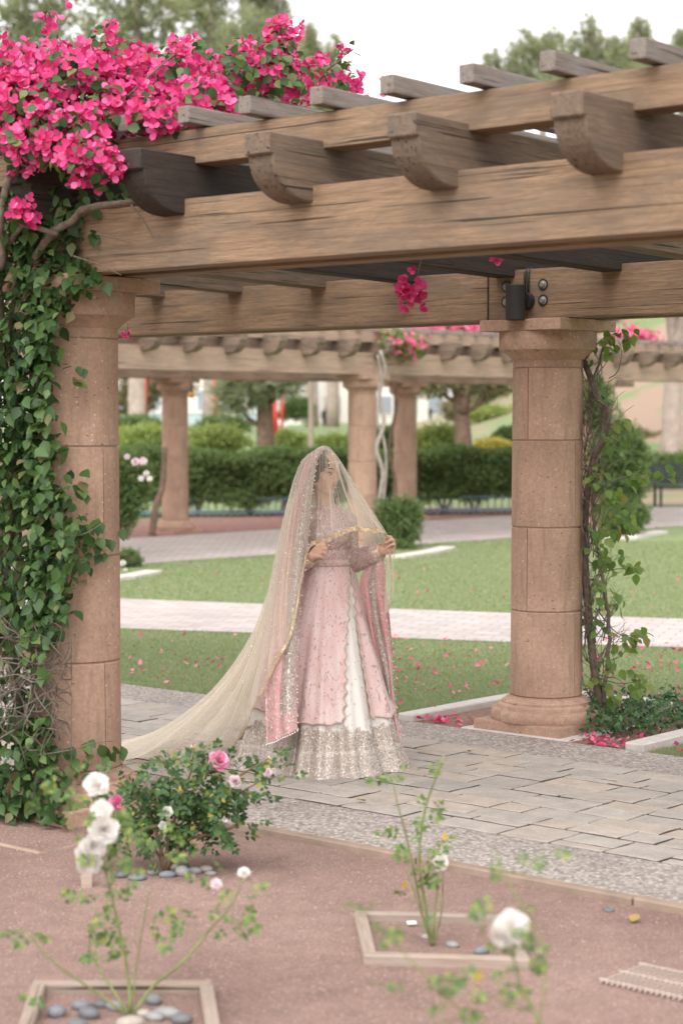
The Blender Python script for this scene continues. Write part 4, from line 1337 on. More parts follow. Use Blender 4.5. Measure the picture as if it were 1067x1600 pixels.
# ------------------------------------------------------------------ bodies as one surface
def capsule(acc, a, b, ra, rb, seg=14):
    a = np.asarray(a, float); b = np.asarray(b, float)
    d = b - a; L = np.linalg.norm(d)
    if L < 1e-6: d = np.array([0, 0, 1.0]); L = 1e-6
    u = d / L
    pts = []; rad = []
    for t in np.linspace(-PI / 2, 0, 5)[:-1]: pts.append(a + u * ra * math.sin(t)); rad.append(max(ra * math.cos(t), ra * .06))
    for t in np.linspace(0, 1, 3): pts.append(a + d * t); rad.append(ra + (rb - ra) * t)
    for t in np.linspace(0, PI / 2, 5)[1:]: pts.append(b + u * rb * math.sin(t)); rad.append(max(rb * math.cos(t), rb * .06))
    acc.tube(pts, rad, seg)


def ellipsoid(acc, c, r, rot=None, seg=18):
    prof = [(math.cos(t), math.sin(t)) for t in np.linspace(-PI / 2 + .06, PI / 2 - .06, 12)]
    t = Acc().lathe(prof, seg)
    V = [Vector((v[0] * r[0], v[1] * r[1], v[2] * r[2])) for v in t.V]
    if rot is not None: V = [rot @ v for v in V]
    acc.add([v + Vector(map(float, c)) for v in V], t.F)


def remesh(acc, name, voxel, mat, smooth=4):
    me = acc.mesh(name + '_raw', None)
    o = bpy.data.objects.new(name + '_raw', me); COL.objects.link(o)
    m = o.modifiers.new('r', 'REMESH'); m.mode = 'VOXEL'; m.voxel_size = voxel
    if smooth:
        s = o.modifiers.new('s', 'SMOOTH'); s.factor = .5; s.iterations = smooth
    dg = bpy.context.evaluated_depsgraph_get()
    out = bpy.data.meshes.new_from_object(o.evaluated_get(dg))
    out.name = name
    bpy.data.objects.remove(o); bpy.data.meshes.remove(me)
    out.materials.clear(); out.materials.append(mat)
    for p in out.polygons: p.use_smooth = True
    return out


# ------------------------------------------------------------------ beyond the lawn
def leaf_mass(parent, blobs, n, tmpl, size, mat, name='foliage', up=.3, shell=.45):
    """blobs: (centre, radii); pieces spread through the volume, denser towards the outside"""
    w = np.array([b[1][0] * b[1][1] + b[1][0] * b[1][2] for b in blobs]); w /= w.sum()
    idx = RN.choice(len(blobs), n, p=w)
    C = np.array([b[0] for b in blobs])[idx]; Rr = np.array([b[1] for b in blobs])[idx]
    u = rand_dirs(n)
    rad = RN.random(n) ** shell
    lump = 1 + .22 * np.sin(u[:, 0] * 7 + idx) * np.sin(u[:, 2] * 6 + 2 * idx) + RN.normal(0, .06, n)
    pos = C + u * Rr * (rad * lump)[:, None]
    rot = frames(rand_dirs(n) + u * .6, u + rand_dirs(n) * .8 + np.array([0, 0, up]))
    return scatter(parent, 'leaf', name, tmpl, pos, rot, RN.uniform(*size, n), mat, 0, smooth=False)


M['far_leaf'] = m_leaf('glare_paled_needles', [(0, (.25, .275, .20)), (.5, (.31, .335, .25)), (1, (.38, .39, .30))], .5, .8)  # foliage paled: sky glare on the distant crowns is put into its colour
M['warm_leaf'] = m_leaf('bronze_green_leaf', [(0, (.18, .17, .10)), (.5, (.24, .22, .13)), (1, (.32, .27, .17))], .4, .7)
M['hedge_leaf'] = m_leaf('hedge_leaf', [(0, (.08, .135, .048)), (.5, (.125, .195, .068)), (.9, (.18, .255, .095)), (1, (.26, .22, .11))], .35, .55)
M['bright_leaf'] = m_leaf('bright_shrub_leaf', [(0, (.20, .27, .09)), (.5, (.29, .36, .12)), (1, (.40, .44, .17))], .4, .6)
M['shrub_leaf'] = m_leaf('shrub_leaf', [(0, (.09, .15, .055)), (.5, (.14, .21, .08)), (1, (.21, .28, .11))], .35, .55)
M['yellow_shrub'] = m_leaf('yellow_shrub_leaf', [(0, (.36, .31, .06)), (1, (.5, .42, .10))], .3, .6)
M['trunk_brown'] = m_plain('brown_bark', (.20, .135, .10), .95, 0, .4, 9, .9)
M['trunk_pale'] = m_plain('pale_bark', (.42, .345, .30), .95, 0, .25, 5, .6)
M['blue_paint'] = m_plain('faded_blue_paint', (.15, .22, .29), .6, 0, .15, 10)

# hedge with its bare stems, and the low blue fence inside its skirt
h0, h1 = np.array([-7.2, 35.2]), np.array([3.9, 37.2])
hd = unit(h1 - h0); hn = np.array([-hd[1], hd[0]]); HL = np.linalg.norm(h1 - h0)
hedge = thing('hedge', 'long clipped green hedge behind the distant pergola', 'hedge', (*((h0 + h1) / 2), 0))
n = 30000
s = RN.random(n) * HL; side = RN.random(n)
dep = np.where(side < .55, RN.normal(0, .06, n), RN.random(n) * 1.1)
top = 1.14 + .05 * np.sin(s * 2.1) + .04 * np.sin(s * 5.3 + 1)
low = .26 + .12 * np.sin(s * 1.3) * np.sin(s * 3.1 + .5)
z = np.where(side < .55, low + (top - low) * RN.random(n), top + RN.normal(0, .035, n))
dep = dep + .10 * np.sin(s * 3.3) * np.sin(z * 7)
pos = np.stack([h0[0] + hd[0] * s + hn[0] * dep, h0[1] + hd[1] * s + hn[1] * dep, z], 1)
scatter(hedge, 'leaf', 'foliage', SPRIG, pos, frames(rand_dirs(n) + [0, -.5, .4], rand_dirs(n) + [0, -.5, .3]), RN.uniform(.07, .14, n), M['hedge_leaf'], 0, smooth=False)
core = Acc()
core.box((0, .12, .42), (HL, 1.0, 1.06))  # plain dark box filling the hedge behind its leaves
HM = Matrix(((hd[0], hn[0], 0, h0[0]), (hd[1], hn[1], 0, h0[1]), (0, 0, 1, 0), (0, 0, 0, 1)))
ob('dark_core', core.mesh('dark_core', m_plain('hedge_inside', (.05, .065, .035), .95)), hedge, HM)
for k in range(16):
    x = .5 + k * .72 + R.uniform(-.2, .2)
    a = Acc()
    for j in range(3):
        dx = R.uniform(-.35, .35)
        a.tube([(x, .18, 0), (x + dx * .3, .2, .22), (x + dx, .25, .6)], [.035, .028, .016], 6)
    ob('stem', a.mesh('stem', M['trunk_pale'], True), hedge, HM)
fence = thing('fence', 'low faded blue metal fence showing under the hedge', 'fence', (*(h0 + hd * 4), 0))
for z in (.10, .34):
    ob('rail', box_mesh('rail', HL, .03, .045, M['blue_paint'], .004), fence, HM @ Matrix.Translation((HL / 2, -.02, z)))
bar = box_mesh('bar', .022, .022, .36, M['blue_paint'], .003, center=False)
for k in range(int(HL / .14)):
    ob('bar', bar, fence, HM @ Matrix.Translation((.05 + k * .14, -.02, 0)))


def bush(label, c, r, n, mat, size=(.1, .18), group=None, name='shrub', tmpl=SPRIG, flowers=None):
    c = np.asarray(c, float)
    t = thing(name, label, 'shrub', (c[0], c[1], max(0, c[2] - r[2])), group)
    bl = [(c, np.asarray(r) * .8)] + [(c + np.array([R.uniform(-.55, .55) * r[0], R.uniform(-.4, .4) * r[1], R.uniform(-.4, .45) * r[2]]), np.asarray(r) * R.uniform(.4, .6)) for _ in range(5)]
    leaf_mass(t, bl, n, tmpl, size, mat)
    a = Acc()
    for k in range(5):
        a.tube([(c[0] + R.gauss(0, .06) * r[0], c[1] + R.gauss(0, .06), c[2] - r[2]), (c[0] + R.uniform(-.3, .3) * r[0], c[1], c[2] - r[2] * .3), (c[0] + R.uniform(-.6, .6) * r[0], c[1] + R.uniform(-.2, .2), c[2] + r[2] * .4)], [.02, .014, .006], 5)
    ob('stems', a.mesh('stems', M['trunk_brown'], True), t)
    if flowers:
        for (x, y, Y, s, k) in flowers:
            ob('flower', rose_me[k][R.randrange(3)], t, Matrix.Translation(Vector(A(x, y, Y))) @ Matrix.Rotation(1.2, 4, 'X') @ Matrix.Scale(s, 4))
    return t


def sh(px, py, Y, rx, ry, label, mat, n=1400, size=(.1, .2), **k):
    """shrub filling rx x ry pixels round (px, py)"""
    s = F_PX / Y
    c = A(px, py, Y)
    return bush(label, c, (rx / s, rx / s * .8, ry / s), n, mat, size, **k)


# plants at the feet of the distant pergola
sh(625, 822, 27.6, 38, 46, 'leafy shrub at the foot of the vine-wrapped distant column', M['shrub_leaf'], 2200, (.07, .13))
sh(628, 858, 27.2, 26, 14, 'low dark mound of leaves in the white-kerbed bed', M['hedge_leaf'], 900, (.05, .09))
sh(200, 880, 23.9, 22, 26, 'small rounded bush with white flowers by the kerb and leafy column', M['hedge_leaf'], 1000, (.05, .09), flowers=[(192, 880, 23.4, .05, 'white_rose'), (196, 893, 23.4, .05, 'white_rose')])
sh(200, 770, 25.2, 32, 72, 'tall rose shrub with pink and white blooms beside the leafy column', M['shrub_leaf'], 2000, (.07, .13), flowers=[(212, 722, 24.6, .07, 'pale_rose'), (224, 721, 24.6, .07, 'pale_rose'), (229, 740, 24.6, .05, 'white_rose'), (221, 748, 24.6, .05, 'white_rose'), (234, 748, 24.6, .05, 'white_rose'), (199, 714, 24.6, .05, 'pale_rose')])
sh(962, 745, 30.6, 46, 108, 'tall green shrub wrapping the distant column behind the straggly vine', M['shrub_leaf'], 4200, (.08, .15))
sh(978, 810, 30.0, 38, 32, 'broad low bush by the white kerb of the distant walk', M['shrub_leaf'], 1600, (.07, .13))
sh(940, 640, 31.4, 26, 60, 'dark vine foliage high on the distant column', M['hedge_leaf'], 1400, (.07, .13))
# kerbs of the far beds
for pts, l in (([G(560, 872), G(625, 873), G(670, 866), G(700, 859)], 'white kerb below the leafy shrub of the vine-wrapped column'), ([G(930, 842), G(985, 843), G(1020, 836), G(1032, 834)], 'white kerb below the broad low bush'), ([G(150, 908), G(200, 905), G(232, 899), G(240, 897)], 'white kerb below the bush with white flowers')):
    tag(ob('kerb', kerb_run([p[:2] for p in pts], .22, .05)), l, kind='structure')

# pale twisted vine stem on the distant front column
tv = thing('vine_stem', 'pale twisted vine trunk on the distant front column', 'vine', G(598, 845))
for pts, r in [([(600, 850, 27.75), (592, 790, 27.8), (598, 740, 27.75), (588, 700, 27.7), (600, 660, 27.75), (592, 610, 27.75), (602, 580, 27.7), (594, 548, 27.6)], .034), ([(598, 790, 27.8), (603, 730, 27.8), (600, 690, 27.75), (589, 650, 27.75), (596, 600, 27.7), (590, 555, 27.6)], .022)]:
    P = pxpath(pts, 40)
    ob('stem', Acc().tube(P, np.linspace(r, r * .7, 40), 8).mesh('stem', M['pale_bark'], True), tv)
tv = thing('vine_stem', 'thin brown vine stem on the distant back column', 'vine', G(612, 820))
P = pxpath([(612, 822, 33.9), (618, 760, 33.9), (608, 700, 33.9), (618, 640, 33.9), (616, 600, 33.9)], 30)
ob('stem', Acc().tube(P, .03, 7).mesh('stem', M['trunk_brown'], True), tv)
tv = thing('vine_stem', 'brown bare vine trunk leaning by the first distant column', 'vine', G(238, 835))
P = pxpath([(238, 836, 30.2), (244, 790, 30.2), (254, 760, 30.4), (258, 700, 30.6)], 20)
ob('stem', Acc().tube(P, np.linspace(.06, .04, 20), 7).mesh('stem', M['trunk_brown'], True), tv)

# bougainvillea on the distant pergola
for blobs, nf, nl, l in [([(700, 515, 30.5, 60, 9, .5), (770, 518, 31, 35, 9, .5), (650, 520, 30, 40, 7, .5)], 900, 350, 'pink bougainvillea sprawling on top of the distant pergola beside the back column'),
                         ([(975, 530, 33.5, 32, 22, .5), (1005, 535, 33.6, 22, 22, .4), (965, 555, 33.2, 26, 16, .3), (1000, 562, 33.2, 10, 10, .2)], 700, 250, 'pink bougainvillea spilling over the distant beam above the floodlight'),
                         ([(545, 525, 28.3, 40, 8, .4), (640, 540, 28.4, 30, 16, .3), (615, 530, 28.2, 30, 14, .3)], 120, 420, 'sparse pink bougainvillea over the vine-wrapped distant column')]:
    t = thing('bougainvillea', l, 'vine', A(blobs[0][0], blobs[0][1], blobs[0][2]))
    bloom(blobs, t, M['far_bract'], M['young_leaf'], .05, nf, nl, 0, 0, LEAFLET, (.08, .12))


# bench beyond the walk
bn = G(1062, 793); bz = terrain(bn[0], bn[1])
bench = thing('bench', 'dark green metal slatted bench on the far walk', 'bench', (bn[0], bn[1], 0))
BM = Matrix.Translation((bn[0], bn[1], 0)) @ Matrix.Rotation(.12, 4, 'Z')
M['bench'] = m_plain('bench_paint', (.05, .065, .06), .5, 0, .15, 10)
for k in range(6):
    ob('seat_slat', box_mesh('seat_slat', 1.75, .06, .022, M['bench'], .004), bench, BM @ Matrix.Translation((0, -.05 + k * .075, .45 - .004 * k)))
for k in range(7):
    ob('back_slat', box_mesh('back_slat', 1.75, .018, .05, M['bench'], .004), bench, BM @ Matrix.Translation((0, .42 + k * .016, .50 + k * .062)))
for x in (-.86, -.42, .42, .86):
    a = Acc().box((x - .025, -.06, .0), (x + .025, -.01, .45)).box((x - .025, .38, 0), (x + .025, .43, .45)).box((x - .025, -.06, .41), (x + .025, .43, .447))
    a.tube([(x, .40, .45), (x, .45, .7), (x, .52, .93)], .022, 6)
    ob('leg', a.mesh('leg', M['bench']), bench, BM)

# shrubs and ground cover on the bank
bank = [(230, 690, 43, 62, 26, 'bright_leaf', 'bright green shrub on the bank between the leafy column and the first distant column'), (215, 668, 52, 60, 14, 'hedge_leaf', 'dark low hedge crossing the bank behind the first distant column'),
        (345, 690, 44, 52, 22, 'bright_leaf', 'bright rounded shrub between the first distant column and the brown pine'), (350, 664, 56, 52, 14, 'hedge_leaf', 'dark clipped mound under the red playground posts'),
        (450, 695, 46, 42, 18, 'bright_leaf', 'yellow-green shrub between the brown trunk and the lamp post'), (520, 700, 45, 50, 18, 'bright_leaf', 'bright shrub on the bank behind the bride'),
        (465, 640, 75, 30, 18, 'shrub_leaf', 'rounded olive bush beside the crouching visitor'), (680, 690, 45, 50, 22, 'bright_leaf', 'sunny green shrub between two distant columns and the forked tree'),
        (605, 690, 47, 34, 20, 'shrub_leaf', 'green shrub seen between the two distant columns'), (770, 702, 43, 26, 10, 'yellow_shrub', 'yellow flowering shrub on the bank beside the forked tree'), (800, 690, 44, 28, 18, 'hedge_leaf', 'dark green shrub on the bank beside the back column'),
        (780, 650, 60, 50, 18, 'bright_leaf', 'pale green shrubs on the slope above the dirt path'), (1010, 615, 62, 40, 22, 'warm_leaf', 'olive shrub on the earth bank above the bench'), (1000, 690, 50, 40, 16, 'warm_leaf', 'dry olive shrub below the earth bank behind the bench'),
        (1040, 730, 44, 40, 14, 'shrub_leaf', 'low green shrub directly behind the bench'), (940, 690, 47, 40, 30, 'shrub_leaf', 'green shrub at the foot of the earth bank behind the straggly vine'), (720, 640, 70, 40, 18, 'warm_leaf', 'bronze green shrub behind the forked tree')]
for x, y, Y, rx, ry, mt, l in bank:
    sh(x, y, Y, rx, ry, l, M[mt], 1300, (.14, .26))


# trees
def tree(label, base, trunk, r0, bark, blobs, n, mat, size, tmpl=TUFT, group='trees beyond the lawn', name='pine_tree', forks=()):
    base = np.asarray(base, float)
    t = thing(name, label, 'tree', base, group)
    P = crom([base] + [np.asarray(p) for p in trunk], 16)
    a = Acc().tube(P, np.linspace(r0, r0 * .28, 16), 9)
    for f, rr in forks: a.tube(crom([np.asarray(p) for p in f], 10), np.linspace(rr, rr * .5, 10), 7)
    tr = ob('trunk', a.mesh('trunk', bark, True), t)
    a = Acc()
    for c, r in blobs:
        c = np.asarray(c)
        i = int(np.argmin(np.linalg.norm(P - (c - [0, 0, np.linalg.norm(c[:2] - P[8][:2]) * .6]), axis=1)))
        m = (P[i] + c) / 2 + np.array([0, 0, -.15])
        a.tube(crom([P[i], m, c], 8), np.linspace(r0 * .32, r0 * .08, 8), 6)
        for _ in range(4):
            d = rand_dirs(1)[0] * np.asarray(r) * .85
            a.tube([c - (c - m) * .3, c + d * .5, c + d], [r0 * .12, r0 * .08, r0 * .04], 5)
    ob('limbs', a.mesh('limbs', bark, True), tr)['kind'] = 'stuff'
    leaf_mass(t, [(np.asarray(c), np.asarray(r)) for c, r in blobs], n, tmpl, size, mat, 'crown', .5, .55)
    return t


def crown(px, py, Y, rx, ry):
    s = F_PX / Y
    return (A(px, py, Y), np.array([rx / s, rx / s * .9, ry / s]))


def gnd(px, Y):
    X = (px - 533.5) / F_PX * Y
    return np.array([X, Y, float(terrain(X, Y))])


tree('brown-trunked pine with low hanging boughs behind the first distant column', gnd(415, 42), [A(414, 640, 42), A(412, 560, 42), A(405, 400, 42), A(400, 200, 42)], .22, M['trunk_brown'],
     [crown(400, 600, 41.6, 50, 26), crown(445, 600, 41.6, 34, 18), crown(365, 622, 41.8, 32, 30), crown(420, 480, 42, 110, 60), crown(400, 350, 42, 100, 80), crown(405, 200, 42, 80, 90), crown(400, 80, 42, 60, 60)], 5200, M['far_leaf'], (.25, .45))
tree('forked brown tree between the distant column and the back column', gnd(728, 44), [A(722, 660, 44), A(718, 620, 44), A(712, 580, 44), A(700, 460, 44)], .24, M['trunk_brown'],
     [crown(680, 598, 43.8, 36, 12), crown(770, 600, 43.6, 40, 14), crown(720, 500, 44, 120, 60), crown(690, 400, 44, 120, 80)], 3000, M['warm_leaf'], (.2, .38), SPRIG, name='broadleaf_tree',
     forks=[([A(722, 645, 43.9), A(727, 625, 43.8), A(735, 600, 43.7), A(742, 560, 43.7)], .12)])
tree('tall pale-barked tree rising behind the bench', gnd(1046, 45), [A(1050, 640, 45), A(1053, 560, 45), A(1054, 520, 45), A(1040, 400, 45), A(1030, 200, 45)], .26, M['trunk_pale'],
     [crown(1060, 420, 45, 120, 60), crown(1000, 330, 45, 90, 70), crown(1080, 250, 45, 90, 80), crown(1050, 120, 45, 50, 50)], 3000, M['far_leaf'], (.25, .45), name='broadleaf_tree',
     forks=[([A(1053, 540, 44.9), A(1064, 505, 44.8), A(1080, 430, 44.8)], .14)])
for px, Y, l, bl, mt in [
    (40, 62, 'dense grey-green pine filling the sky above the flowering vine', [(20, 40, 100, 70), (90, 20, 70, 60), (-30, 120, 80, 80), (60, 120, 110, 80), (50, -60, 90, 70)], 'far_leaf'),
    (215, 58, 'tall grey-green pine behind the widest part of the bloom', [(190, 40, 70, 60), (250, 20, 60, 50), (215, 110, 90, 60), (200, -40, 70, 60), (230, 200, 90, 80)], 'far_leaf'),
    (330, 66, 'airy grey-green pine with gaps of sky behind the bloom', [(320, 35, 42, 34), (345, 90, 60, 40), (300, -10, 44, 34), (350, -30, 50, 40), (330, 160, 70, 60)], 'far_leaf'),
    (415, 72, 'slim airy pine beside the open sky', [(405, 30, 34, 34), (425, 75, 40, 30), (440, 20, 16, 22), (400, -20, 40, 30), (420, 140, 60, 50)], 'far_leaf'),
    (487, 80, 'small pointed pine top at the edge of the open sky', [(485, 75, 14, 36), (492, 110, 22, 30), (485, 170, 30, 50)], 'far_leaf'),
    (520, 84, 'smallest pointed pine top showing over the slats', [(519, 85, 10, 28), (522, 130, 18, 30), (520, 190, 30, 50)], 'far_leaf'),
    (845, 74, 'round-topped pine over the slats beside the open sky', [(830, 85, 40, 34), (868, 75, 26, 26), (765, 105, 18, 24), (850, 140, 70, 50), (790, 120, 30, 26)], 'far_leaf'),
    (925, 70, 'pine with a high feathery top above the purlin', [(918, 60, 22, 30), (950, 85, 34, 24), (905, 90, 24, 24), (925, 140, 70, 50)], 'far_leaf'),
    (995, 76, 'pointed pine top behind the highest slat', [(1000, 52, 12, 20), (985, 85, 24, 24), (1005, 120, 40, 50)], 'far_leaf'),
    (1068, 78, 'small pine top beyond the pointed pine over the purlin', [(1066, 70, 14, 20), (1072, 120, 30, 50)], 'far_leaf')]:
    b = gnd(px, Y)
    tree(l, b, [A(px, 500, Y), A(px + 4, 300, Y), A(px, 120, Y), A(px, min(q[1] - q[3] * .4 for q in bl), Y)], .3, M['trunk_pale'], [crown(x, y, Y, rx, ry) for x, y, rx, ry in bl], 1150 if px < 460 else 800, M[mt], (.35, .75))
# dark trees low behind the distant pergola, seen left under its beam and to the right over it
tree('bronze bough tree behind the red playground posts', gnd(165, 70), [A(165, 600, 70), A(168, 500, 70), A(170, 420, 70)], .25, M['trunk_brown'], [crown(222, 618, 69, 28, 26), crown(200, 630, 69, 24, 18), crown(250, 600, 70, 50, 20), crown(210, 540, 70, 80, 50)], 2200, M['warm_leaf'], (.25, .5), SPRIG, name='broadleaf_tree')
tree('grey-green tree behind the pink bloom on the distant beam', gnd(1000, 66), [A(1000, 560, 66), A(1000, 480, 66), A(1000, 380, 66)], .3, M['trunk_brown'], [crown(1000, 500, 66, 90, 40), crown(1060, 470, 66, 60, 50), crown(940, 470, 66, 60, 40), crown(990, 400, 66, 80, 60), crown(1050, 590, 64, 40, 20)], 3400, M['far_leaf'], (.3, .55), SPRIG, name='broadleaf_tree')
tree('green tree on the slope over the dirt path', gnd(800, 72), [A(800, 600, 72), A(800, 540, 72)], .25, M['trunk_brown'], [crown(785, 620, 72, 40, 26), crown(745, 605, 72, 26, 18), crown(800, 560, 72, 70, 40), crown(660, 600, 74, 30, 12)], 2200, M['far_leaf'], (.3, .5), SPRIG, name='broadleaf_tree')

# lamp post, playground posts, shelter
g = gnd(486, 40.5)
lp_ = thing('lamp_post', 'slim brown lamp post between the pine and the distant column', 'lamp post', g)
M['post'] = m_plain('post_paint', (.24, .20, .15), .7, 0, .15, 8)
ob('pole', Acc().lathe([(.09, 0), (.09, .12), (.058, .14), (.05, 3.6), (.045, 3.62)], 14, loc=g).mesh('pole', M['post'], True), lp_)
ob('lamp_head', Acc().lathe([(.02, 3.6), (.16, 3.66), (.20, 3.9), (.22, 3.95), (.05, 4.1), (.01, 4.15)], 14, loc=g).mesh('lamp_head', M['post'], True), lp_)
M['red'] = m_plain('red_paint', (.62, .05, .045), .5, 0, .1, 4)
for (x, y0, y1, w, Y, l, dx) in [(225, 586, 656, 10, 58, 'broad red playground post beside the first distant column', 0), (337, 600, 662, 5, 59, 'thin bright red playground post rising over the dark clipped mound', 0), (428, 618, 682, 8, 57, 'leaning red playground post close beside the brown pine trunk', 4), (441, 622, 668, 4, 60, 'thin dull red post beside the leaning red post', 0)]:
    a, b = A(x + dx, y1 + 6, Y), A(x, y0 - 10, Y)
    t = thing('playground_post', l, 'post', a)
    r = w / 2 / (F_PX / Y)
    ob('shaft', Acc().tube([a, b], r, 12).mesh('shaft', M['red'], True), t)
    ob('cap', Acc().lathe([(0, 0), (r * 1.25, 0), (r * 1.25, r * .5), (r * .5, r), (0, r * 1.05)], 12, loc=b).mesh('cap', M['red'], True), t)
M['paleblue'] = m_plain('pale_blue_wall', (.46, .55, .60), .7, 0, .1, 2)
c0, c1 = A(150, 655, 95), A(420, 655, 95)
t = thing('low_wall', 'low pale blue playground wall beyond the bank', 'wall', (c0 + c1) / 2)
ob('wall_panel', box_mesh('wall_panel', np.linalg.norm(c1 - c0), .3, .55, M['paleblue'], .03), t, Matrix.Translation(Vector((c0 + c1) / 2)))
ob('coping', box_mesh('coping', np.linalg.norm(c1 - c0) + .2, .4, .08, M['white_plastic'], .02), t, Matrix.Translation(Vector((c0 + c1) / 2) + Vector((0, 0, .316))))


# pale building far behind
M['plaster'] = m_plain('cream_plaster', (.74, .70, .65), .85, 0, .06, .5)
M['window_glass'] = m_plain('window_glass', (.30, .34, .38), .15, 0, .1, 1)
M['roof'] = m_plain('grey_roof', (.46, .42, .40), .9, 0, .15, 1)


def building(label, px0, px1, Y, h, floors, cols):
    x0, x1 = (px0 - 533.5) / F_PX * Y, (px1 - 533.5) / F_PX * Y
    z0 = float(terrain((x0 + x1) / 2, Y)) - .3
    t = thing('building', label, 'building', ((x0 + x1) / 2, Y, z0))
    ob('wall', Acc().box((x0, Y, z0), (x1, Y + 12, z0 + h)).mesh('wall', M['plaster']), t)
    ob('roof', Acc().box((x0 - .5, Y - .6, z0 + h), (x1 + .5, Y + 12.5, z0 + h + .35)).mesh('roof', M['roof']), t)
    for f in range(floors):
        for k in range(cols):
            xc = x0 + (k + .5) * (x1 - x0) / cols; zc = z0 + (f + .55) * h / floors
            w_ = ob('window', box_mesh('window', 1.5, .12, 1.7, M['white_plastic'], .02), t, Matrix.Translation((xc, Y - .03, zc)))
            ob('pane', box_mesh('pane', 1.3, .05, 1.5, M['window_glass'], .01), w_, Matrix.Translation((xc, Y - .075, zc)))
    return t


building('long cream building behind the playground', 90, 470, 150, 7.5, 2, 9)
building('bright white building behind the standing visitor', 500, 700, 165, 7, 2, 5)


# visitors
def visitor(label, px, feet_y, Y, h, skin, shirt, trousers, crouch=False):
    g = A(px, feet_y, Y)
    t = thing('person', label, 'person', g)
    k = h / 1.72
    L = lambda x, y, z: g + np.array([x, y, z]) * k
    b = Acc()
    if not crouch:
        ellipsoid(b, L(0, 0, 1.60), (.075 * k, .09 * k, .115 * k)); capsule(b, L(0, 0, 1.42), L(0, 0, 1.52), .05 * k, .045 * k)
        capsule(b, L(0, 0, .98), L(0, 0, 1.34), .13 * k, .155 * k)
        for s_ in (-1, 1):
            capsule(b, L(.17 * s_, 0, 1.38), L(.21 * s_, -.02, 1.12), .05 * k, .042 * k); capsule(b, L(.21 * s_, -.02, 1.12), L(.20 * s_, -.12, .90), .04 * k, .03 * k)
            capsule(b, L(.08 * s_, 0, .95), L(.09 * s_, -.02, .5), .08 * k, .055 * k); capsule(b, L(.09 * s_, -.02, .5), L(.1 * s_, .02, .06), .055 * k, .04 * k); capsule(b, L(.1 * s_, .02, .05), L(.11 * s_, -.13, .04), .04 * k, .035 * k)
    else:
        ellipsoid(b, L(-.1, -.1, .86), (.08 * k, .09 * k, .11 * k)); capsule(b, L(0, 0, .30), L(-.06, -.05, .68), .15 * k, .13 * k)
        for s_ in (-1, 1):
            capsule(b, L(.12 * s_, -.05, .62), L(-.2, -.28 + .1 * s_, .42), .05 * k, .04 * k); capsule(b, L(-.2, -.28 + .1 * s_, .42), L(-.34, -.2, .5), .04 * k, .03 * k)
            capsule(b, L(.08 * s_, 0, .25), L(-.2, -.25 + .18 * s_, .38), .085 * k, .06 * k); capsule(b, L(-.2, -.25 + .18 * s_, .38), L(-.02, -.12 + .15 * s_, .05), .06 * k, .045 * k)
    ob('body', remesh(b, 'body', .025 * k, skin, 2), t)
    c = Acc()
    if not crouch:
        capsule(c, L(0, 0, .98), L(0, 0, 1.36), .15 * k, .17 * k)
        for s_ in (-1, 1): capsule(c, L(.17 * s_, 0, 1.38), L(.21 * s_, -.02, 1.12), .065 * k, .056 * k); capsule(c, L(.21 * s_, -.02, 1.12), L(.205 * s_, -.1, .95), .055 * k, .045 * k)
    else:
        capsule(c, L(0, 0, .30), L(-.06, -.05, .68), .175 * k, .155 * k)
        for s_ in (-1, 1): capsule(c, L(.12 * s_, -.05, .62), L(-.18, -.26 + .1 * s_, .44), .068 * k, .055 * k)
    ob('top', remesh(c, 'top', .025 * k, shirt, 2), t)
    c = Acc()
    if not crouch:
        capsule(c, L(0, 0, .92), L(0, 0, 1.0), .15 * k, .15 * k)
        for s_ in (-1, 1): capsule(c, L(.08 * s_, 0, .95), L(.09 * s_, -.02, .5), .095 * k, .07 * k); capsule(c, L(.09 * s_, -.02, .5), L(.1 * s_, .02, .1), .07 * k, .055 * k)
    else:
        for s_ in (-1, 1): capsule(c, L(.08 * s_, 0, .25), L(-.2, -.25 + .18 * s_, .38), .1 * k, .075 * k); capsule(c, L(-.2, -.25 + .18 * s_, .38), L(-.03, -.12 + .15 * s_, .09), .075 * k, .055 * k)
    ob('trousers', remesh(c, 'trousers', .025 * k, trousers, 2), t)
    c = Acc(); hc = L(0, .015, 1.64) if not crouch else L(-.09, -.07, .9)
    ellipsoid(c, hc, (.082 * k, .09 * k, .09 * k))
    ob('hair', c.mesh('hair', M['hair'], True), t)


M['hair'] = m_plain('dark_hair', (.025, .018, .014), .45, 0, .3, 60)
M['skin'] = m_plain('skin', (.50, .29, .20), .5, 0, .06, 20)
M['black_cloth'] = m_plain('black_cloth', (.03, .03, .036), .9)
M['white_cloth'] = m_plain('white_cloth', (.78, .76, .74), .9, 0, .08)
M['red_cloth'] = m_plain('red_cloth', (.60, .05, .06), .9)
visitor('standing visitor in dark clothes beyond the lamp post', 508, 676, 100, 1.34, M['skin'], M['black_cloth'], M['black_cloth'])
visitor('crouching visitor in white by the leaning red post', 446, 682, 80, 1.3, M['skin'], M['white_cloth'], M['white_cloth'], True)
visitor('visitor in white top and red trousers near the brown pine', 361, 678, 80, 1.2, M['skin'], M['white_cloth'], M['red_cloth'])
visitor('tiny visitor in dark clothes before the bright white building', 672, 660, 150, 1.2, M['skin'], M['black_cloth'], M['black_cloth'])

# amber lantern hung under the far beam
lc = A(300, 617, 30.4)
lt = thing('lantern', 'small amber glass lantern hanging by the first distant column', 'lantern', lc)
M['amber'] = m_plain('amber_glass', (.75, .34, .08), .3, 0, .1)
ob('globe', Acc().lathe([(.01, -.05), (.04, -.035), (.052, 0), (.04, .035), (.02, .05)], 12, loc=lc).mesh('globe', M['amber'], True), lt)
ob('cap', Acc().lathe([(.03, .045), (.03, .06), (.008, .075), (.006, .26)], 10, loc=lc).mesh('cap', M['steel'], True), lt)

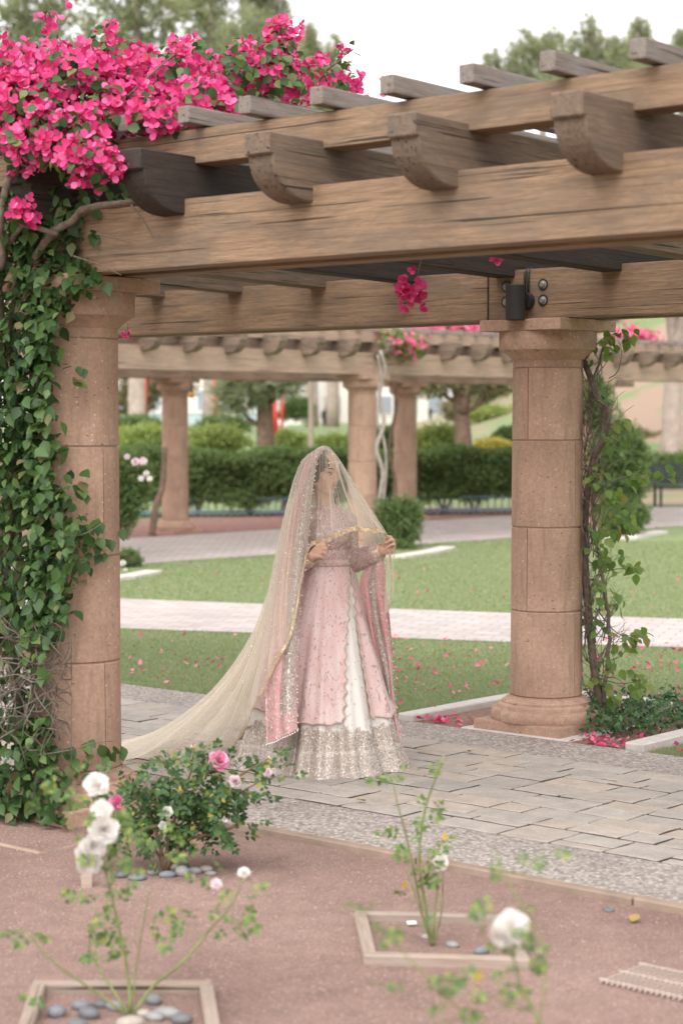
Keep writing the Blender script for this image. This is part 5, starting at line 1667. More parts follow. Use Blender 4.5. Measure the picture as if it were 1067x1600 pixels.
# ------------------------------------------------------------------ the bride
Y0 = 10.2


def Bp(x, y, d=0.0):
    return A(x, y, Y0 + d)


foot = Bp(505, 1200, 0); foot[2] = 0
bride = thing('person', 'person in pink embroidered bridal gown holding out a sheer cream veil under the pergola', 'person', foot)


def m_sequin_cloth(name, base, spark, sparkle=.5, scale=230, metal=.55):
    t = NT(name); v = t.coord()
    cc = t.voro(v, scale, 'Color'); dd = t.voro(v, scale)
    s = t.n('SeparateColor'); t.l(cc, s.inputs[0])
    lace = t.noise(v, 26, 4, .7, dist=1.2)
    sel = t.math('MULTIPLY', t.ramp(s.outputs[0], [(1 - sparkle - .12, 0.0), (1 - sparkle + .12, 1.0)]), t.ramp(lace, [(.3, .35), (.6, 1.0)]))
    c = t.mix(sel, t.mix(1.0, base, t.ramp(lace, [(.3, .75), (.7, 1.2)]), 'MULTIPLY'), spark)
    t.color(c)
    t.l(t.math('MULTIPLY', sel, metal), t.b.inputs['Metallic'])
    t.rough(t.ramp(sel, [(0, .75), (1, .28)]))
    t.bump(t.ramp(s.outputs[1], [(0, 0.0), (1, 1.0)]), .9, .003)
    return t.m


def motif(t, v, c, scale, dens, col, thick=.16):
    """small sprigs of embroidery: petals round some cell centres"""
    dd = t.voro(v, scale, dim='2D'); cc = t.voro(v, scale, 'Color', dim='2D')
    s = t.n('SeparateColor'); t.l(cc, s.inputs[0])
    fine = t.noise(v, scale * 9, 2, .6)
    dot = t.math('LESS_THAN', t.math('ADD', dd, t.math('MULTIPLY', fine, .22)), thick + .11)
    m = t.math('MULTIPLY', dot, t.math('GREATER_THAN', s.outputs[0], 1 - dens))
    return t.mix(t.math('MULTIPLY', m, .85), c, col)


def m_overlay():
    t = NT('pink_organza'); v = t.coord()
    big = t.noise(t.coord((6, 6, 1.2)), 3, 3, .5)
    c = t.ramp(big, [(.3, (.75, .52, .50)), (.55, (.81, .63, .605)), (.8, (.85, .74, .72))])
    # trailing vine embroidery
    uvv = t.coord((1.5, .82, 1), 'UV')
    wv = t.noise(uvv, 6.5, 2, .4, dist=1.2)
    line = t.ramp(wv, [(.480, 0.0), (.490, 1.0), (.506, 1.0), (.516, 0.0)])
    brk = t.noise(v, 70, 2, .6)
    c = t.mix(t.math('MULTIPLY', line, t.ramp(brk, [(.42, 0.0), (.55, .75)])), c, (.34, .25, .20))
    c = motif(t, uvv, c, 15, .42, (.42, .12, .18), .10)
    c = motif(t, t.coord((1.56, .80, 1), 'UV'), c, 19, .38, (.25, .27, .20), .09)
    c = motif(t, t.coord((1.45, .86, 1), 'UV'), c, 62, .20, (.46, .30, .27), .16)
    t.color(c).rough(.55)
    t.b.inputs['Sheen Weight'].default_value = .35
    t.bump(t.noise(v, 300, 2), .12, .001)
    t.translucent((.72, .42, .42), .2)
    return t.m


def m_underskirt():
    t = NT('ivory_skirt'); v = t.coord()
    s = t.n('SeparateXYZ'); t.l(v, s.inputs[0])
    c = t.mix(t.noise(v, 4, 3), (.70, .67, .62), (.78, .75, .70))
    c = motif(t, t.coord((2.2, 1.08, 1), 'UV'), c, 19, .6, (.27, .17, .16), .05)
    # deep sequined border with a scalloped upper line
    edge = t.math('ADD', s.outputs[2], t.math('MULTIPLY', t.noise(v, 16, 3, .6), -.16))
    band = t.ramp(edge, [(.175, 1.0), (.185, 0.0)])
    low = t.ramp(s.outputs[2], [(.13, 1.0), (.15, 0.0)])
    lace = t.noise(v, 34, 5, .75, dist=1.5)
    bc = t.ramp(lace, [(.3, (.26, .22, .175)), (.5, (.42, .365, .305)), (.62, (.54, .48, .42)), (.75, (.68, .63, .575))])
    bc = t.mix(t.math('MULTIPLY', low, .4), bc, (.50, .45, .405))
    line = t.ramp(t.math('ABSOLUTE', t.math('SUBTRACT', s.outputs[2], .145)), [(.006, 1.0), (.011, 0.0)])
    bc = t.mix(t.math('MULTIPLY', line, .6), bc, (.66, .62, .56))
    cells = t.voro(v, 240, 'Color'); sc = t.n('SeparateColor'); t.l(cells, sc.inputs[0])
    spark = t.ramp(sc.outputs[0], [(.70, 0.0), (.8, 1.0)])
    bc = t.mix(t.math('MULTIPLY', spark, .7), bc, (.66, .59, .54))
    t.color(t.mix(band, c, bc))
    t.l(t.math('MULTIPLY', t.math('MULTIPLY', spark, band), .6), t.b.inputs['Metallic'])
    t.rough(t.mix(t.math('MULTIPLY', spark, band), (.7, .7, .7), (.3, .3, .3)))
    t.bump(t.math('MULTIPLY', sc.outputs[1], band), .8, .003)
    return t.m


def uv_mix(t, stops, interp='LINEAR'):
    tc = t.n('TexCoord'); sp = t.n('SeparateXYZ'); t.l(tc.outputs['UV'], sp.inputs[0])
    return sp


def m_dupatta(name, bands):
    """bands across the cloth (u): pink and sequined stripes"""
    t = NT(name); v = t.coord(); sp = uv_mix(t, None)
    sel = t.ramp(sp.outputs[0], bands)
    hem = t.ramp(sp.outputs[1], [(.93, 0.0), (.935, 1.0)])
    sel = t.math('MULTIPLY', sel, t.math('SUBTRACT', 1.0, t.math('MULTIPLY', hem, .75)))
    pink = t.ramp(t.noise(v, 7, 3), [(.3, (.60, .28, .28)), (.7, (.70, .40, .39))])
    lace = t.noise(v, 40, 5, .75, dist=1.4)
    seq = t.ramp(lace, [(.3, (.26, .20, .165)), (.52, (.42, .35, .30)), (.7, (.60, .53, .48))])
    cells = t.voro(v, 230, 'Color'); sc = t.n('SeparateColor'); t.l(cells, sc.inputs[0])
    spark = t.math('MULTIPLY', t.ramp(sc.outputs[0], [(.66, 0.0), (.78, 1.0)]), sel)
    c = t.mix(sel, pink, seq)
    c = t.mix(t.math('MULTIPLY', spark, .75), c, (.68, .61, .57))
    t.color(c); t.l(t.math('MULTIPLY', spark, .6), t.b.inputs['Metallic'])
    t.rough(t.mix(spark, (.6, .6, .6), (.3, .3, .3)))
    t.b.inputs['Sheen Weight'].default_value = .25
    t.bump(t.math('MULTIPLY', sc.outputs[1], sel), .8, .003)
    return t.m


def m_veil(name, c, alpha):
    t = NT(name); v = t.coord()
    tr = t.n('BsdfTransparent'); df = t.n('BsdfDiffuse'); tl = t.n('BsdfTranslucent'); m1 = t.n('MixShader'); m2 = t.n('MixShader')
    df.inputs[0].default_value = (*c, 1); tl.inputs[0].default_value = (*c, 1); m1.inputs[0].default_value = .5
    t.l(df.outputs[0], m1.inputs[1]); t.l(tl.outputs[0], m1.inputs[2])
    weave = t.noise(v, 60, 3, .6)
    # tulle looks denser where it is seen edge-on, because the threads overlap
    lw = t.n('LayerWeight'); lw.inputs['Blend'].default_value = .35
    a = t.math('ADD', t.math('MULTIPLY', lw.outputs['Facing'], .55), t.ramp(weave, [(.3, alpha * .85), (.7, alpha * 1.15)]))
    t.l(a, m2.inputs[0]); t.l(tr.outputs[0], m2.inputs[1]); t.l(m1.outputs[0], m2.inputs[2]); t.l(m2.outputs[0], t.out.inputs['Surface'])
    return t.m


M['bodice'] = m_sequin_cloth('sequined_bodice', (.56, .35, .335), (.76, .65, .60), .5)
M['overlay'] = m_overlay(); M['underskirt'] = m_underskirt()
M['dupatta'] = m_dupatta('pink_sequined_dupatta', [(0, 0.0), (.50, 0.0), (.54, 1.0), (.95, 1.0), (.97, .3)])
M['dupatta2'] = m_dupatta('pink_ruched_dupatta', [(0, 0.0), (.30, 0.0), (.34, 1.0), (.60, 1.0), (.63, 0.0)])
M['veil'] = m_veil('cream_tulle', (.95, .89, .78), .19)
M['gold_trim'] = m_sequin_cloth('gold_trim', (.50, .36, .21), (.78, .62, .42), .5, 260, .5)
M['trim'] = m_plain('beige_scallop_trim', (.50, .39, .33), .6, 0, .3, 90)
M['gold'] = m_plain('gold', (.80, .55, .25), .25, 1.0, .05)
M['pearl'] = m_plain('pearl', (.86, .78, .70), .2, 0, .05)
M['lips'] = m_plain('lips', (.48, .20, .18), .4)
M['eye_white'] = m_plain('eye_white', (.50, .45, .41), .3)
M['iris'] = m_plain('iris', (.03, .02, .015), .25)
t = NT('sequin'); c = t.ramp(t.rnd(), [(0, (.66, .58, .53)), (.4, (.72, .60, .52)), (.7, (.78, .72, .69)), (1, (.55, .40, .31))])
t.color(c).rough(.4); t.b.inputs['Metallic'].default_value = .35
M['sequin'] = t.m

M['bride_skin'] = m_plain('bride_skin', (.60, .375, .275), .5, 0, .05, 20)
# --- body: one surface, head turned towards her left and a little down
yaw, pit = math.radians(40), math.radians(9)
hf = Vector((math.sin(yaw) * math.cos(pit), -math.cos(yaw) * math.cos(pit), -math.sin(pit)))
hr = Vector((-math.cos(yaw), -math.sin(yaw), 0))          # her own right hand side
hu = hr.cross(hf)
HR = Matrix((hr, hf, hu)).transposed()          # columns: right, forward, up
hc = Vector(Bp(507, 737, -.02))
HP = lambda x, y, z: hc + HR @ Vector((x, y, z))
b = Acc()
ell = lambda c_, r_: ellipsoid(b, HP(*c_), r_, HR)
cap = lambda a_, b_, ra, rb: capsule(b, a_, b_, ra, rb)
ell((0, -.012, .028), (.070, .090, .084)); ell((0, .024, -.022), (.058, .064, .092)); ell((0, .062, -.094), (.022, .022, .018))
for s_ in (-1, 1):
    cap(HP(s_ * .05, .0, -.055), HP(s_ * .012, .055, -.092), .018, .016)
    ell((s_ * .040, .052, -.022), (.020, .022, .018))
    cap(HP(s_ * .012, .082, .024), HP(s_ * .046, .064, .024), .011, .010)
    ell((s_ * .010, .090, -.037), (.0075, .009, .007))
    ell((s_ * .069, -.005, -.01), (.008, .016, .03))
cap(HP(0, .082, .012), HP(0, .101, -.032), .008, .0105)
cap(HP(-.015, .083, -.058), HP(.015, .083, -.058), .0065, .0065); cap(HP(-.012, .083, -.066), HP(.012, .083, -.066), .0075, .0075)
cap(HP(0, -.02, -.06), Bp(510, 800, .01), .043, .052)
P_sr, P_sl = Bp(479, 815, .0), Bp(541, 815, .04)          # shoulders
cap(Bp(500, 806, .01), P_sr, .055, .048); cap(Bp(522, 806, .01), P_sl, .055, .048)
ellipsoid(b, Bp(512, 838, .0), (.118, .09, .13)); ellipsoid(b, Bp(512, 888, .0), (.10, .082, .10)); ellipsoid(b, Bp(510, 935, .0), (.15, .12, .12))
for s_ in (-1, 1):
    h_ = Bp(510, 950, 0) + np.array([s_ * .08, 0, 0]); k_ = np.array([h_[0], h_[1] - .02, .48]); f_ = np.array([h_[0], h_[1] + .02, .09])
    cap(h_, k_, .085, .055); cap(k_, f_, .052, .035); cap(f_, f_ + np.array([0, -.12, -.055]), .035, .03)
E_r, W_r = Bp(459, 886, -.03), Bp(484, 872, -.19)
E_l, W_l = Bp(546, 881, .05), Bp(592, 862, -.19)
cap(P_sr, E_r, .046, .040); cap(E_r, W_r, .038, .025); cap(P_sl, E_l, .046, .040); cap(E_l, W_l, .038, .025)
# her left hand, closed on the edge of the veil
cap(W_l, Bp(599, 859, -.21), .025, .027)
for p_ in [((598, 858), (612, 848)), ((599, 860), (614, 854)), ((598, 863), (612, 861))]:
    cap(Bp(*p_[0], -.208), Bp(*p_[1], -.232), .017, .0125)
for ch in [[(612, 847, -.235), (611, 839, -.262), (606, 838, -.272), (601, 841, -.27)], [(616, 852, -.232), (615, 844, -.265), (610, 844, -.274), (603, 848, -.272)], [(616, 858, -.228), (616, 851, -.262), (611, 851, -.270), (605, 855, -.268)], [(613, 864, -.222), (614, 859, -.25), (610, 859, -.257), (606, 862, -.256)]]:
    for i in range(3): cap(Bp(*ch[i]), Bp(*ch[i + 1]), .0088 - .0008 * i, .0080 - .0008 * i)
for a_, b_ in zip([(597, 855, -.215), (601, 848, -.245)], [(601, 848, -.245), (607, 841, -.258)]): cap(Bp(*a_), Bp(*b_), .0105, .009)
# her right hand, pinching the hem
cap(W_r, Bp(489, 868, -.215), .024, .026)
for p_ in [((488, 866), (497, 858)), ((489, 868), (498, 863)), ((488, 870), (496, 869))]:
    cap(Bp(*p_[0], -.212), Bp(*p_[1], -.245), .017, .0125)
for ch in [[(497, 857, -.245), (503, 852, -.264), (507, 852, -.266), (510, 854, -.260)], [(499, 861, -.248), (505, 857, -.268), (509, 858, -.268), (511, 861, -.262)], [(498, 866, -.246), (504, 863, -.266), (508, 865, -.266), (509, 868, -.258)], [(495, 870, -.24), (500, 869, -.258), (503, 870, -.259), (505, 873, -.252)]]:
    for i in range(3): cap(Bp(*ch[i]), Bp(*ch[i + 1]), .0088 - .0008 * i, .0080 - .0008 * i)
for a_, b_ in zip([(489, 861, -.225), (496, 853, -.246)], [(496, 853, -.246), (506, 849, -.258)]): cap(Bp(*a_), Bp(*b_), .0105, .009)
body = ob('body', remesh(b, 'body', .0042, M['bride_skin'], 3), bride)

# face details
for s_ in (-1, 1):
    a_ = Acc(); ellipsoid(a_, HP(s_ * .030, .0765, .003), (.0125, .0065, .0045), HR)
    e_ = ob('eye', a_.mesh('eye', M['eye_white'], True), bride)
    a_ = Acc(); ellipsoid(a_, HP(s_ * .030 - .004, .0822, .002), (.0058, .004, .0055), HR)
    ob('iris', a_.mesh('iris', M['iris'], True), e_)
    a_ = Acc().tube([HP(s_ * .015, .083, .0085), HP(s_ * .030, .084, .0115), HP(s_ * .046, .073, .007)], [.0016, .0026, .0014], 6)
    ob('eyelashes', a_.mesh('eyelashes', M['hair'], True), bride)
    a_ = Acc().tube([HP(s_ * .012, .091, .0265), HP(s_ * .030, .087, .0335), HP(s_ * .050, .070, .028)], [.003, .0034, .0016], 6)
    ob('eyebrow', a_.mesh('eyebrow', M['hair'], True), bride)
a_ = Acc()
capsule(a_, HP(-.014, .0855, -.0575), HP(.014, .0855, -.0575), .0055, .0055); capsule(a_, HP(-.011, .0855, -.066), HP(.011, .0855, -.066), .0064, .0064)
ob('lips', a_.mesh('lips', M['lips'], True), bride)
# hair: parted in the middle, drawn back into a low knot, one curl hanging by the cheek
a_ = Acc()
ellipsoid(a_, HP(0, -.024, .034), (.075, .090, .084), HR); ellipsoid(a_, HP(-.034, .010, .044), (.042, .054, .046), HR); ellipsoid(a_, HP(.036, .014, .044), (.042, .056, .048), HR)
ellipsoid(a_, HP(-.058, -.02, -.01), (.020, .040, .05), HR); ellipsoid(a_, HP(.060, -.01, -.01), (.020, .045, .055), HR); ellipsoid(a_, HP(0, -.10, -.035), (.05, .045, .045), HR); ellipsoid(a_, HP(.052, -.035, -.055), (.022, .036, .055), HR); ellipsoid(a_, HP(.050, -.045, -.105), (.02, .03, .05), HR)
hair = ob('hair', remesh(a_, 'hair', .006, M['hair'], 3), bride)
for x_, L_, ph in ((-.070, .26, 0), (-.060, .21, 2)):
    pts = [HP(x_ + .009 * math.cos(k * .85 + ph), .052 - .0006 * k + .009 * math.sin(k * .85 + ph), .02 - L_ * k / 34) for k in range(35)]
    ob('curl', Acc().tube(pts, np.linspace(.0042, .0022, 35), 6).mesh('curl', M['hair'], True), hair)
# jewellery
a_ = Acc()
for k in range(11):
    u = k / 10
    ellipsoid(a_, HP(.062 * math.sin((u - .5) * 2.2), .094 - .055 * (u - .5) ** 2 * 4, .066 - .02 * abs(u - .5)), (.0055, .0055, .0055), None, 8)
ellipsoid(a_, HP(0, .099, .045), (.011, .004, .014), HR, 10)
ob('headpiece', a_.mesh('headpiece', M['pearl'], True), bride)
for Wp, ax in ((W_l, W_l - E_l), (W_r, W_r - E_r)):
    ax = Vector(ax).normalized(); q_ = ax.to_track_quat('Z', 'Y').to_matrix().to_4x4()
    ring = [(.034 * math.cos(k * PI / 10), .034 * math.sin(k * PI / 10), 0) for k in range(21)]
    for dz in (.010, .018):
        ob('bangle', Acc().tube(ring, .0028, 6, cap=False).mesh('bangle', M['gold'], True), bride, Matrix.Translation(Vector(Wp) + ax * dz) @ q_)

# --- bodice with long sleeves
a_ = Acc()
for e1, e2, r1, r2 in ((P_sr, E_r, .060, .054), (E_r, np.array(E_r) * .12 + np.array(W_r) * .88, .056, .047), (P_sl, E_l, .060, .056), (E_l, np.array(E_l) * .08 + np.array(W_l) * .92, .058, .052)):
    capsule(a_, e1, e2, r1, r2)
capsule(a_, Bp(503, 807, .01), P_sr, .062, .060); capsule(a_, Bp(521, 807, .01), P_sl, .062, .060)
ellipsoid(a_, Bp(512, 838, -.005), (.132, .108, .128)); ellipsoid(a_, Bp(512, 872, -.005), (.124, .106, .085))
ellipsoid(a_, Bp(510, 797, .008), (.066, .062, .045)); ellipsoid(a_, Bp(499, 838, -.075), (.055, .05, .055)); ellipsoid(a_, Bp(530, 838, -.06), (.055, .05, .055))
bod = ob('bodice', remesh(a_, 'bodice', .006, M['bodice'], 4), bride)


def grid_mesh(name, P, mat, uv=True, closed=False):
    """P (rows, cols, 3)"""
    r, c = P.shape[:2]
    i, j = np.meshgrid(np.arange(r - 1), np.arange(c - 1 if not closed else c), indexing='ij')
    j2 = (j + 1) % c
    F = np.stack([i * c + j, i * c + j2, (i + 1) * c + j2, (i + 1) * c + j], -1).reshape(-1, 4)
    me = mesh_np(name, P.reshape(-1, 3), F, mat, True)
    if uv:
        u = me.uv_layers.new(name='UVMap')
        U = np.stack(np.meshgrid(np.linspace(0, 1, r), np.linspace(0, 1, c), indexing='ij'), -1).reshape(-1, 2)[:, ::-1]
        u.data.foreach_set('uv', np.ascontiguousarray(U[F.ravel()], dtype=np.float32).ravel())
    return me


# --- skirt: a bell with deep folds
zk = np.array([1.09, 1.063, .877, .674, .404, .235, .06, .0]); rk = np.array([.118, .122, .178, .245, .325, .375, .432, .448])
W0 = Bp(512, 885, 0)[:2]; W1 = Bp(501, 1215, 0)[:2]


def skirt_at(th, z, off=0.0):
    th = np.asarray(th, float); z = np.asarray(z, float)
    Rz = np.interp(z, zk[::-1], rk[::-1])
    k = np.clip(1 - z / 1.06, 0, 1)
    f = .55 * (np.abs(np.sin(3.5 * th + .5)) - .5) + .42 * np.sin(11 * th + 1.4 + .6 * np.sin(3 * z)) + .28 * np.sin(19 * th + .7) + .16 * np.sin(31 * th + 2.2)
    R_ = Rz * (1 + .115 * f * k ** .6) + off
    gro = np.exp(-((th + .40) / .075) ** 2) * .075 * np.clip(k * 1.6 - .35, 0, 1) + np.exp(-((th - .05) / .05) ** 2) * .02 * k + np.exp(-((th + 1.0) / .07) ** 2) * .05 * k
    R_ = R_ - gro
    t_ = k
    cx = W0[0] * (1 - t_) + W1[0] * t_; cy = W0[1] * (1 - t_) + W1[1] * t_
    return np.stack([cx + R_ * np.sin(th), cy - R_ * np.cos(th) * .93, z + 0 * th], -1)


nth = 300
th = np.linspace(-PI, PI, nth, endpoint=False)
TH, ZZ = np.meshgrid(th, np.linspace(1.08, 0, 70), indexing='xy')
P = skirt_at(TH, ZZ)
kk = np.clip(1 - ZZ / .25, 0, 1)
P[..., 2] = np.maximum(ZZ, 0) + .026 + kk * (.010 * np.sin(TH * 9 + 1) + .008 * np.sin(TH * 17))
# the hem breaks on the paving and turns out a little
P[-3:, :, 0] += .012 * np.sin(th) * np.array([.3, .7, 1.2])[:, None]; P[-3:, :, 1] -= .012 * np.cos(th) * np.array([.3, .7, 1.2])[:, None]
P[-1, :, 2] = .024
skirt = ob('skirt', grid_mesh('skirt', P, M['underskirt'], closed=True), bride)

# --- overlay panels open over the skirt at the front
def gap(z):
    t_ = np.clip((1.06 - z) / .8, 0, 1)
    return np.interp(t_, [0, .12, .5, 1], [1.02, .80, .44, .31]), np.interp(t_, [0, .12, .5, 1], [1.04, .93, .75, .73])


def overlay(name, left):
    nv = 80; nu = 140
    rows = []
    for v in np.linspace(0, 1, nv):
        row = []
        for u in np.linspace(0, 1, nu):
            # angle range depends on height, height of the hem depends on angle
            if left: hem = .262 if u > .55 else .262 + .16 * (1 - u / .55)
            else: hem = .272 + .04 * u
            hem = hem + .010 * abs(math.sin(u * (34 if left else 44)))
            z = 1.085 + (hem - 1.085) * v
            gl, gr = gap(z)
            sc_ = .014 * abs(math.sin(z * 52)) * (1 - .6 * (z > .95))
            t0, t1 = (-2.1, gl - sc_ / max(.12, np.interp(z, zk[::-1], rk[::-1]))) if left else (gr + sc_ / max(.12, np.interp(z, zk[::-1], rk[::-1])), 4.1)
            row.append((t0 + (t1 - t0) * u, z))
        rows.append(row)
    Q = np.array(rows)
    P = skirt_at(Q[..., 0], Q[..., 1], .010)
    P[..., 2] += .026
    # the hem floats a little off the skirt
    w = np.linspace(0, 1, nv)[:, None] ** 3 * .016
    P[..., 0] += w * np.sin(Q[..., 0]); P[..., 1] -= w * np.cos(Q[..., 0])
    o = ob(name, grid_mesh(name, P, M['overlay']), bride)
    # scalloped trim along hem and front edge
    ed = np.vstack([P[:, -1] if left else P[:, 0]])
    a_ = Acc().tube(ed, .0042, 6); ob('trim', a_.mesh('trim', M['trim'], True), o)
    a_ = Acc().tube(P[-1], .0045, 6); ob('trim', a_.mesh('trim', M['trim'], True), o)
    return o


ov = [overlay('overskirt_panel', True), overlay('overskirt_panel', False)]
# waist hem of the bodice
ring = [skirt_at(a2, 1.055 + .006 * abs(math.sin(a2 * 14)), .012) + np.array([0, 0, .026]) for a2 in np.linspace(-PI, PI, 160)]
ob('waist_trim', Acc().tube(ring, .008, 6, cap=False).mesh('waist_trim', M['trim'], True), bride)


# --- the sequined shawl on her right side and its end over her left arm
def cloth(name, R_e, L_e, mat, folds, amp, nr=90, nc=46, parent=bride):
    r_ = crom([Bp(*p) for p in R_e], nr); l_ = crom([Bp(*p) for p in L_e], nr)
    u = np.linspace(0, 1, nc)[None, :, None]
    P = l_[:, None] * (1 - u) + r_[:, None] * u
    v = np.linspace(0, 1, nr)[:, None]
    P[..., 1] += -amp * (np.abs(np.sin(u[..., 0] * folds * PI + .5 * np.sin(v * 5))) ** .8) * np.clip(v * 3, .15, 1) - .05 * np.sin(u[..., 0] * PI)
    P[..., 0] += .006 * np.sin(v * 9 + u[..., 0] * 4)
    return ob(name, grid_mesh(name, P, mat), parent), P


dup, dupP = cloth('shawl', [(510, 699, -.06), (499, 716, -.11), (493, 745, -.125), (488, 780, -.14), (483, 820, -.17), (478, 870, -.20), (470, 930, -.25), (467, 1000, -.33), (465, 1070, -.40), (464, 1138, -.46)],
                  [(500, 699, .0), (480, 716, -.01), (467, 745, .0), (457, 790, -.02), (448, 830, -.05), (439, 880, -.09), (429, 950, -.18), (419, 1020, -.28), (413, 1090, -.36), (416, 1160, -.42)], M['dupatta'], 2, .028)
dup2, dup2P = cloth('shawl_end', [(600, 872, -.17), (603, 888, -.165), (605, 930, -.11), (609, 990, -.06), (614, 1050, -.03), (620, 1110, -.02), (628, 1152, -.02)],
                    [(572, 884, -.09), (565, 895, -.10), (560, 918, -.07), (570, 955, -.05), (582, 1010, -.03), (596, 1090, -.02), (604, 1158, -.02)], M['dupatta2'], 3, .03, 80, 40)
a_ = Acc()
for k in [k for k in range(0, 90) if R.random() < .4]:
    ellipsoid(a_, dupP[k, -1] + np.array([.004, -.012, 0]), (.0038, .0038, .0038), None, 8)
for k in range(0, 46, 3):
    ellipsoid(a_, dupP[-1, k] + np.array([0, -.01, -.008]), (.005, .005, .005), None, 8)
for k in range(2, 80, 4):
    ellipsoid(a_, dup2P[k, -1] + np.array([.006, -.01, 0]), (.0035, .0035, .0035), None, 8)
ob('pearl_edging', a_.mesh('pearl_edging', M['pearl'], True), dup)['kind'] = 'stuff'

# --- the veil: meridians from the crown of the head down to its hem
cr = (505, 696, -.01)
mer = [
    [cr, (520, 706, .09), (545, 770, .12), (566, 850, .06), (577, 905, .02), (583, 930, .02)],
    [cr, (526, 712, .03), (560, 772, -.05), (596, 832, -.17), (613, 868, -.235), (612, 905, -.22), (608, 955, -.20)],
    [cr, (527, 715, -.03), (556, 764, -.12), (584, 808, -.20), (600, 832, -.25), (609, 846, -.275)],
    [cr, (524, 714, -.09), (546, 764, -.17), (565, 805, -.24), (580, 833, -.29)],
    [cr, (519, 711, -.13), (534, 762, -.20), (546, 800, -.26), (553, 830, -.31)],
    [cr, (512, 708, -.15), (518, 762, -.22), (522, 806, -.28), (526, 840, -.32)],
    [cr, (506, 706, -.15), (509, 762, -.21), (509, 806, -.25), (508, 850, -.262)],
    [cr, (497, 707, -.13), (492, 762, -.18), (488, 815, -.21), (486, 855, -.215)],
    [cr, (488, 710, -.09), (478, 765, -.16), (473, 825, -.21), (474, 870, -.24), (474, 892, -.26)],
    [cr, (482, 714, -.06), (467, 770, -.12), (458, 840, -.19), (450, 910, -.28), (452, 970, -.37), (458, 985, -.39)],
    [cr, (477, 717, -.03), (460, 775, -.08), (447, 850, -.15), (437, 940, -.27), (430, 1010, -.38), (430, 1042, -.41)],
    [cr, (473, 720, .0), (454, 780, -.03), (441, 860, -.08), (428, 950, -.18), (412, 1040, -.32), (398, 1105, -.34)],
    [cr, (471, 722, .02), (451, 786, .0), (436, 870, -.03), (421, 960, -.10), (398, 1050, -.14), (378, 1110, -.06), (364, 1165, .06)],
    [cr, (470, 724, .03), (449, 790, .02), (433, 876, .02), (416, 962, -.01), (385, 1045, -.03), (345, 1115, -.03), (290, 1184, -.04)],
    [cr, (470, 726, .05), (448, 794, .05), (431, 882, .06), (413, 962, .06), (378, 1036, .06), (320, 1102, .04), (250, 1158, 0), (200, 1184, 0)],
    [cr, (471, 727, .06), (448, 796, .07), (430, 885, .09), (412, 963, .12), (377, 1030, .14), (326, 1092, .16), (255, 1143, .2), (185, 1168, .26), (120, 1180, .30)],
    [cr, (480, 722, .10), (458, 800, .13), (440, 890, .18), (424, 970, .24), (395, 1040, .32), (345, 1098, .4), (270, 1142, .5), (190, 1160, .55)],
    [cr, (492, 712, .13), (475, 800, .17), (462, 890, .22), (452, 980, .3), (435, 1060, .4), (400, 1110, .55), (350, 1135, .7)],
    [cr, (505, 706, .13), (505, 790, .17), (505, 890, .22), (505, 1000, .32), (495, 1080, .42), (470, 1120, .55)],
    [cr, (515, 706, .12), (530, 780, .15), (545, 870, .15), (552, 960, .22), (556, 1050, .36), (556, 1100, .44)],
]
nr = 84
K = np.array([crom([Bp(*p) for p in m_], nr) for m_ in mer])          # (meridians, nr, 3)
sub = 14
nm = len(mer)
cols = []
for j in range(nm - 1):
    p0, p1, p2, p3 = K[max(j - 1, 0)], K[j], K[j + 1], K[min(j + 2, nm - 1)]
    for t_ in np.linspace(0, 1, sub, endpoint=False):
        cols.append(.5 * (2 * p1 + (p2 - p0) * t_ + (2 * p0 - 5 * p1 + 4 * p2 - p3) * t_ ** 2 + (3 * p1 - p0 - 3 * p2 + p3) * t_ ** 3))
cols.append(K[-1])
VP = np.array(cols).transpose(1, 0, 2)          # (nr, columns, 3)
nc = VP.shape[1]
du = np.gradient(VP, axis=1); dv = np.gradient(VP, axis=0)
nrm = unit(np.cross(du, dv))
uu = np.arange(nc)[None, :] / sub; vv = np.linspace(0, 1, nr)[:, None]
fold = .45 * np.sin(uu * 5.2 + .8 * np.sin(uu * 1.3)) + .35 * np.sin(uu * 9.7 + 1.1 + 1.2 * vv) + .28 * np.sin(uu * 16.3 + 2.0)
amp = .020 * np.clip(vv * 1.7, 0, 1) * np.clip((1.04 - vv) * 7, .25, 1)
VP = VP + nrm * (fold * amp)[..., None]
VP[..., 2] = np.maximum(VP[..., 2], .024 + .008 * (1 + np.sin(uu * 8 + vv * 30)))
veil = ob('veil', grid_mesh('veil', VP, M['veil']), bride)

tier = VP[:, 9 * sub:17 * sub] + nrm[:, 9 * sub:17 * sub] * (.014 * np.sin(uu[:, 9 * sub:17 * sub] * 7.3 + 2 * vv) - .004)[..., None] * np.clip(vv * 2, 0, 1)[..., None]
tier[..., 2] = np.maximum(tier[..., 2], .030)
ob('veil_tier', grid_mesh('veil_tier', tier[int(nr * .25):], M['veil']), veil)
tier2 = tier[int(nr * .45):, 3 * sub:] + np.array([0, .018, -.004]) + nrm[int(nr * .45):, 12 * sub:17 * sub] * (.012 * np.sin(uu[:, 12 * sub:17 * sub] * 11 + 1))[..., None]
tier2[..., 2] = np.maximum(tier2[..., 2], .027)
ob('veil_tier', grid_mesh('veil_tier', tier2, M['veil']), veil)


def border(c0, c1, w, mat, name):
    h = VP[-1, c0:c1]; i = int(nr * .94)
    d = unit(VP[i, c0:c1] - h)
    off = nrm[-1, c0:c1] * np.sign(-nrm[-1, c0:c1][:, 1:2]) * .002
    Q = np.stack([h + off, h + d * w * .5 + off * 1.6, h + d * w + off], 0)
    return ob(name, grid_mesh(name, Q, mat), veil)


border(1 * sub, 12 * sub, .024, M['gold_trim'], 'gold_border')

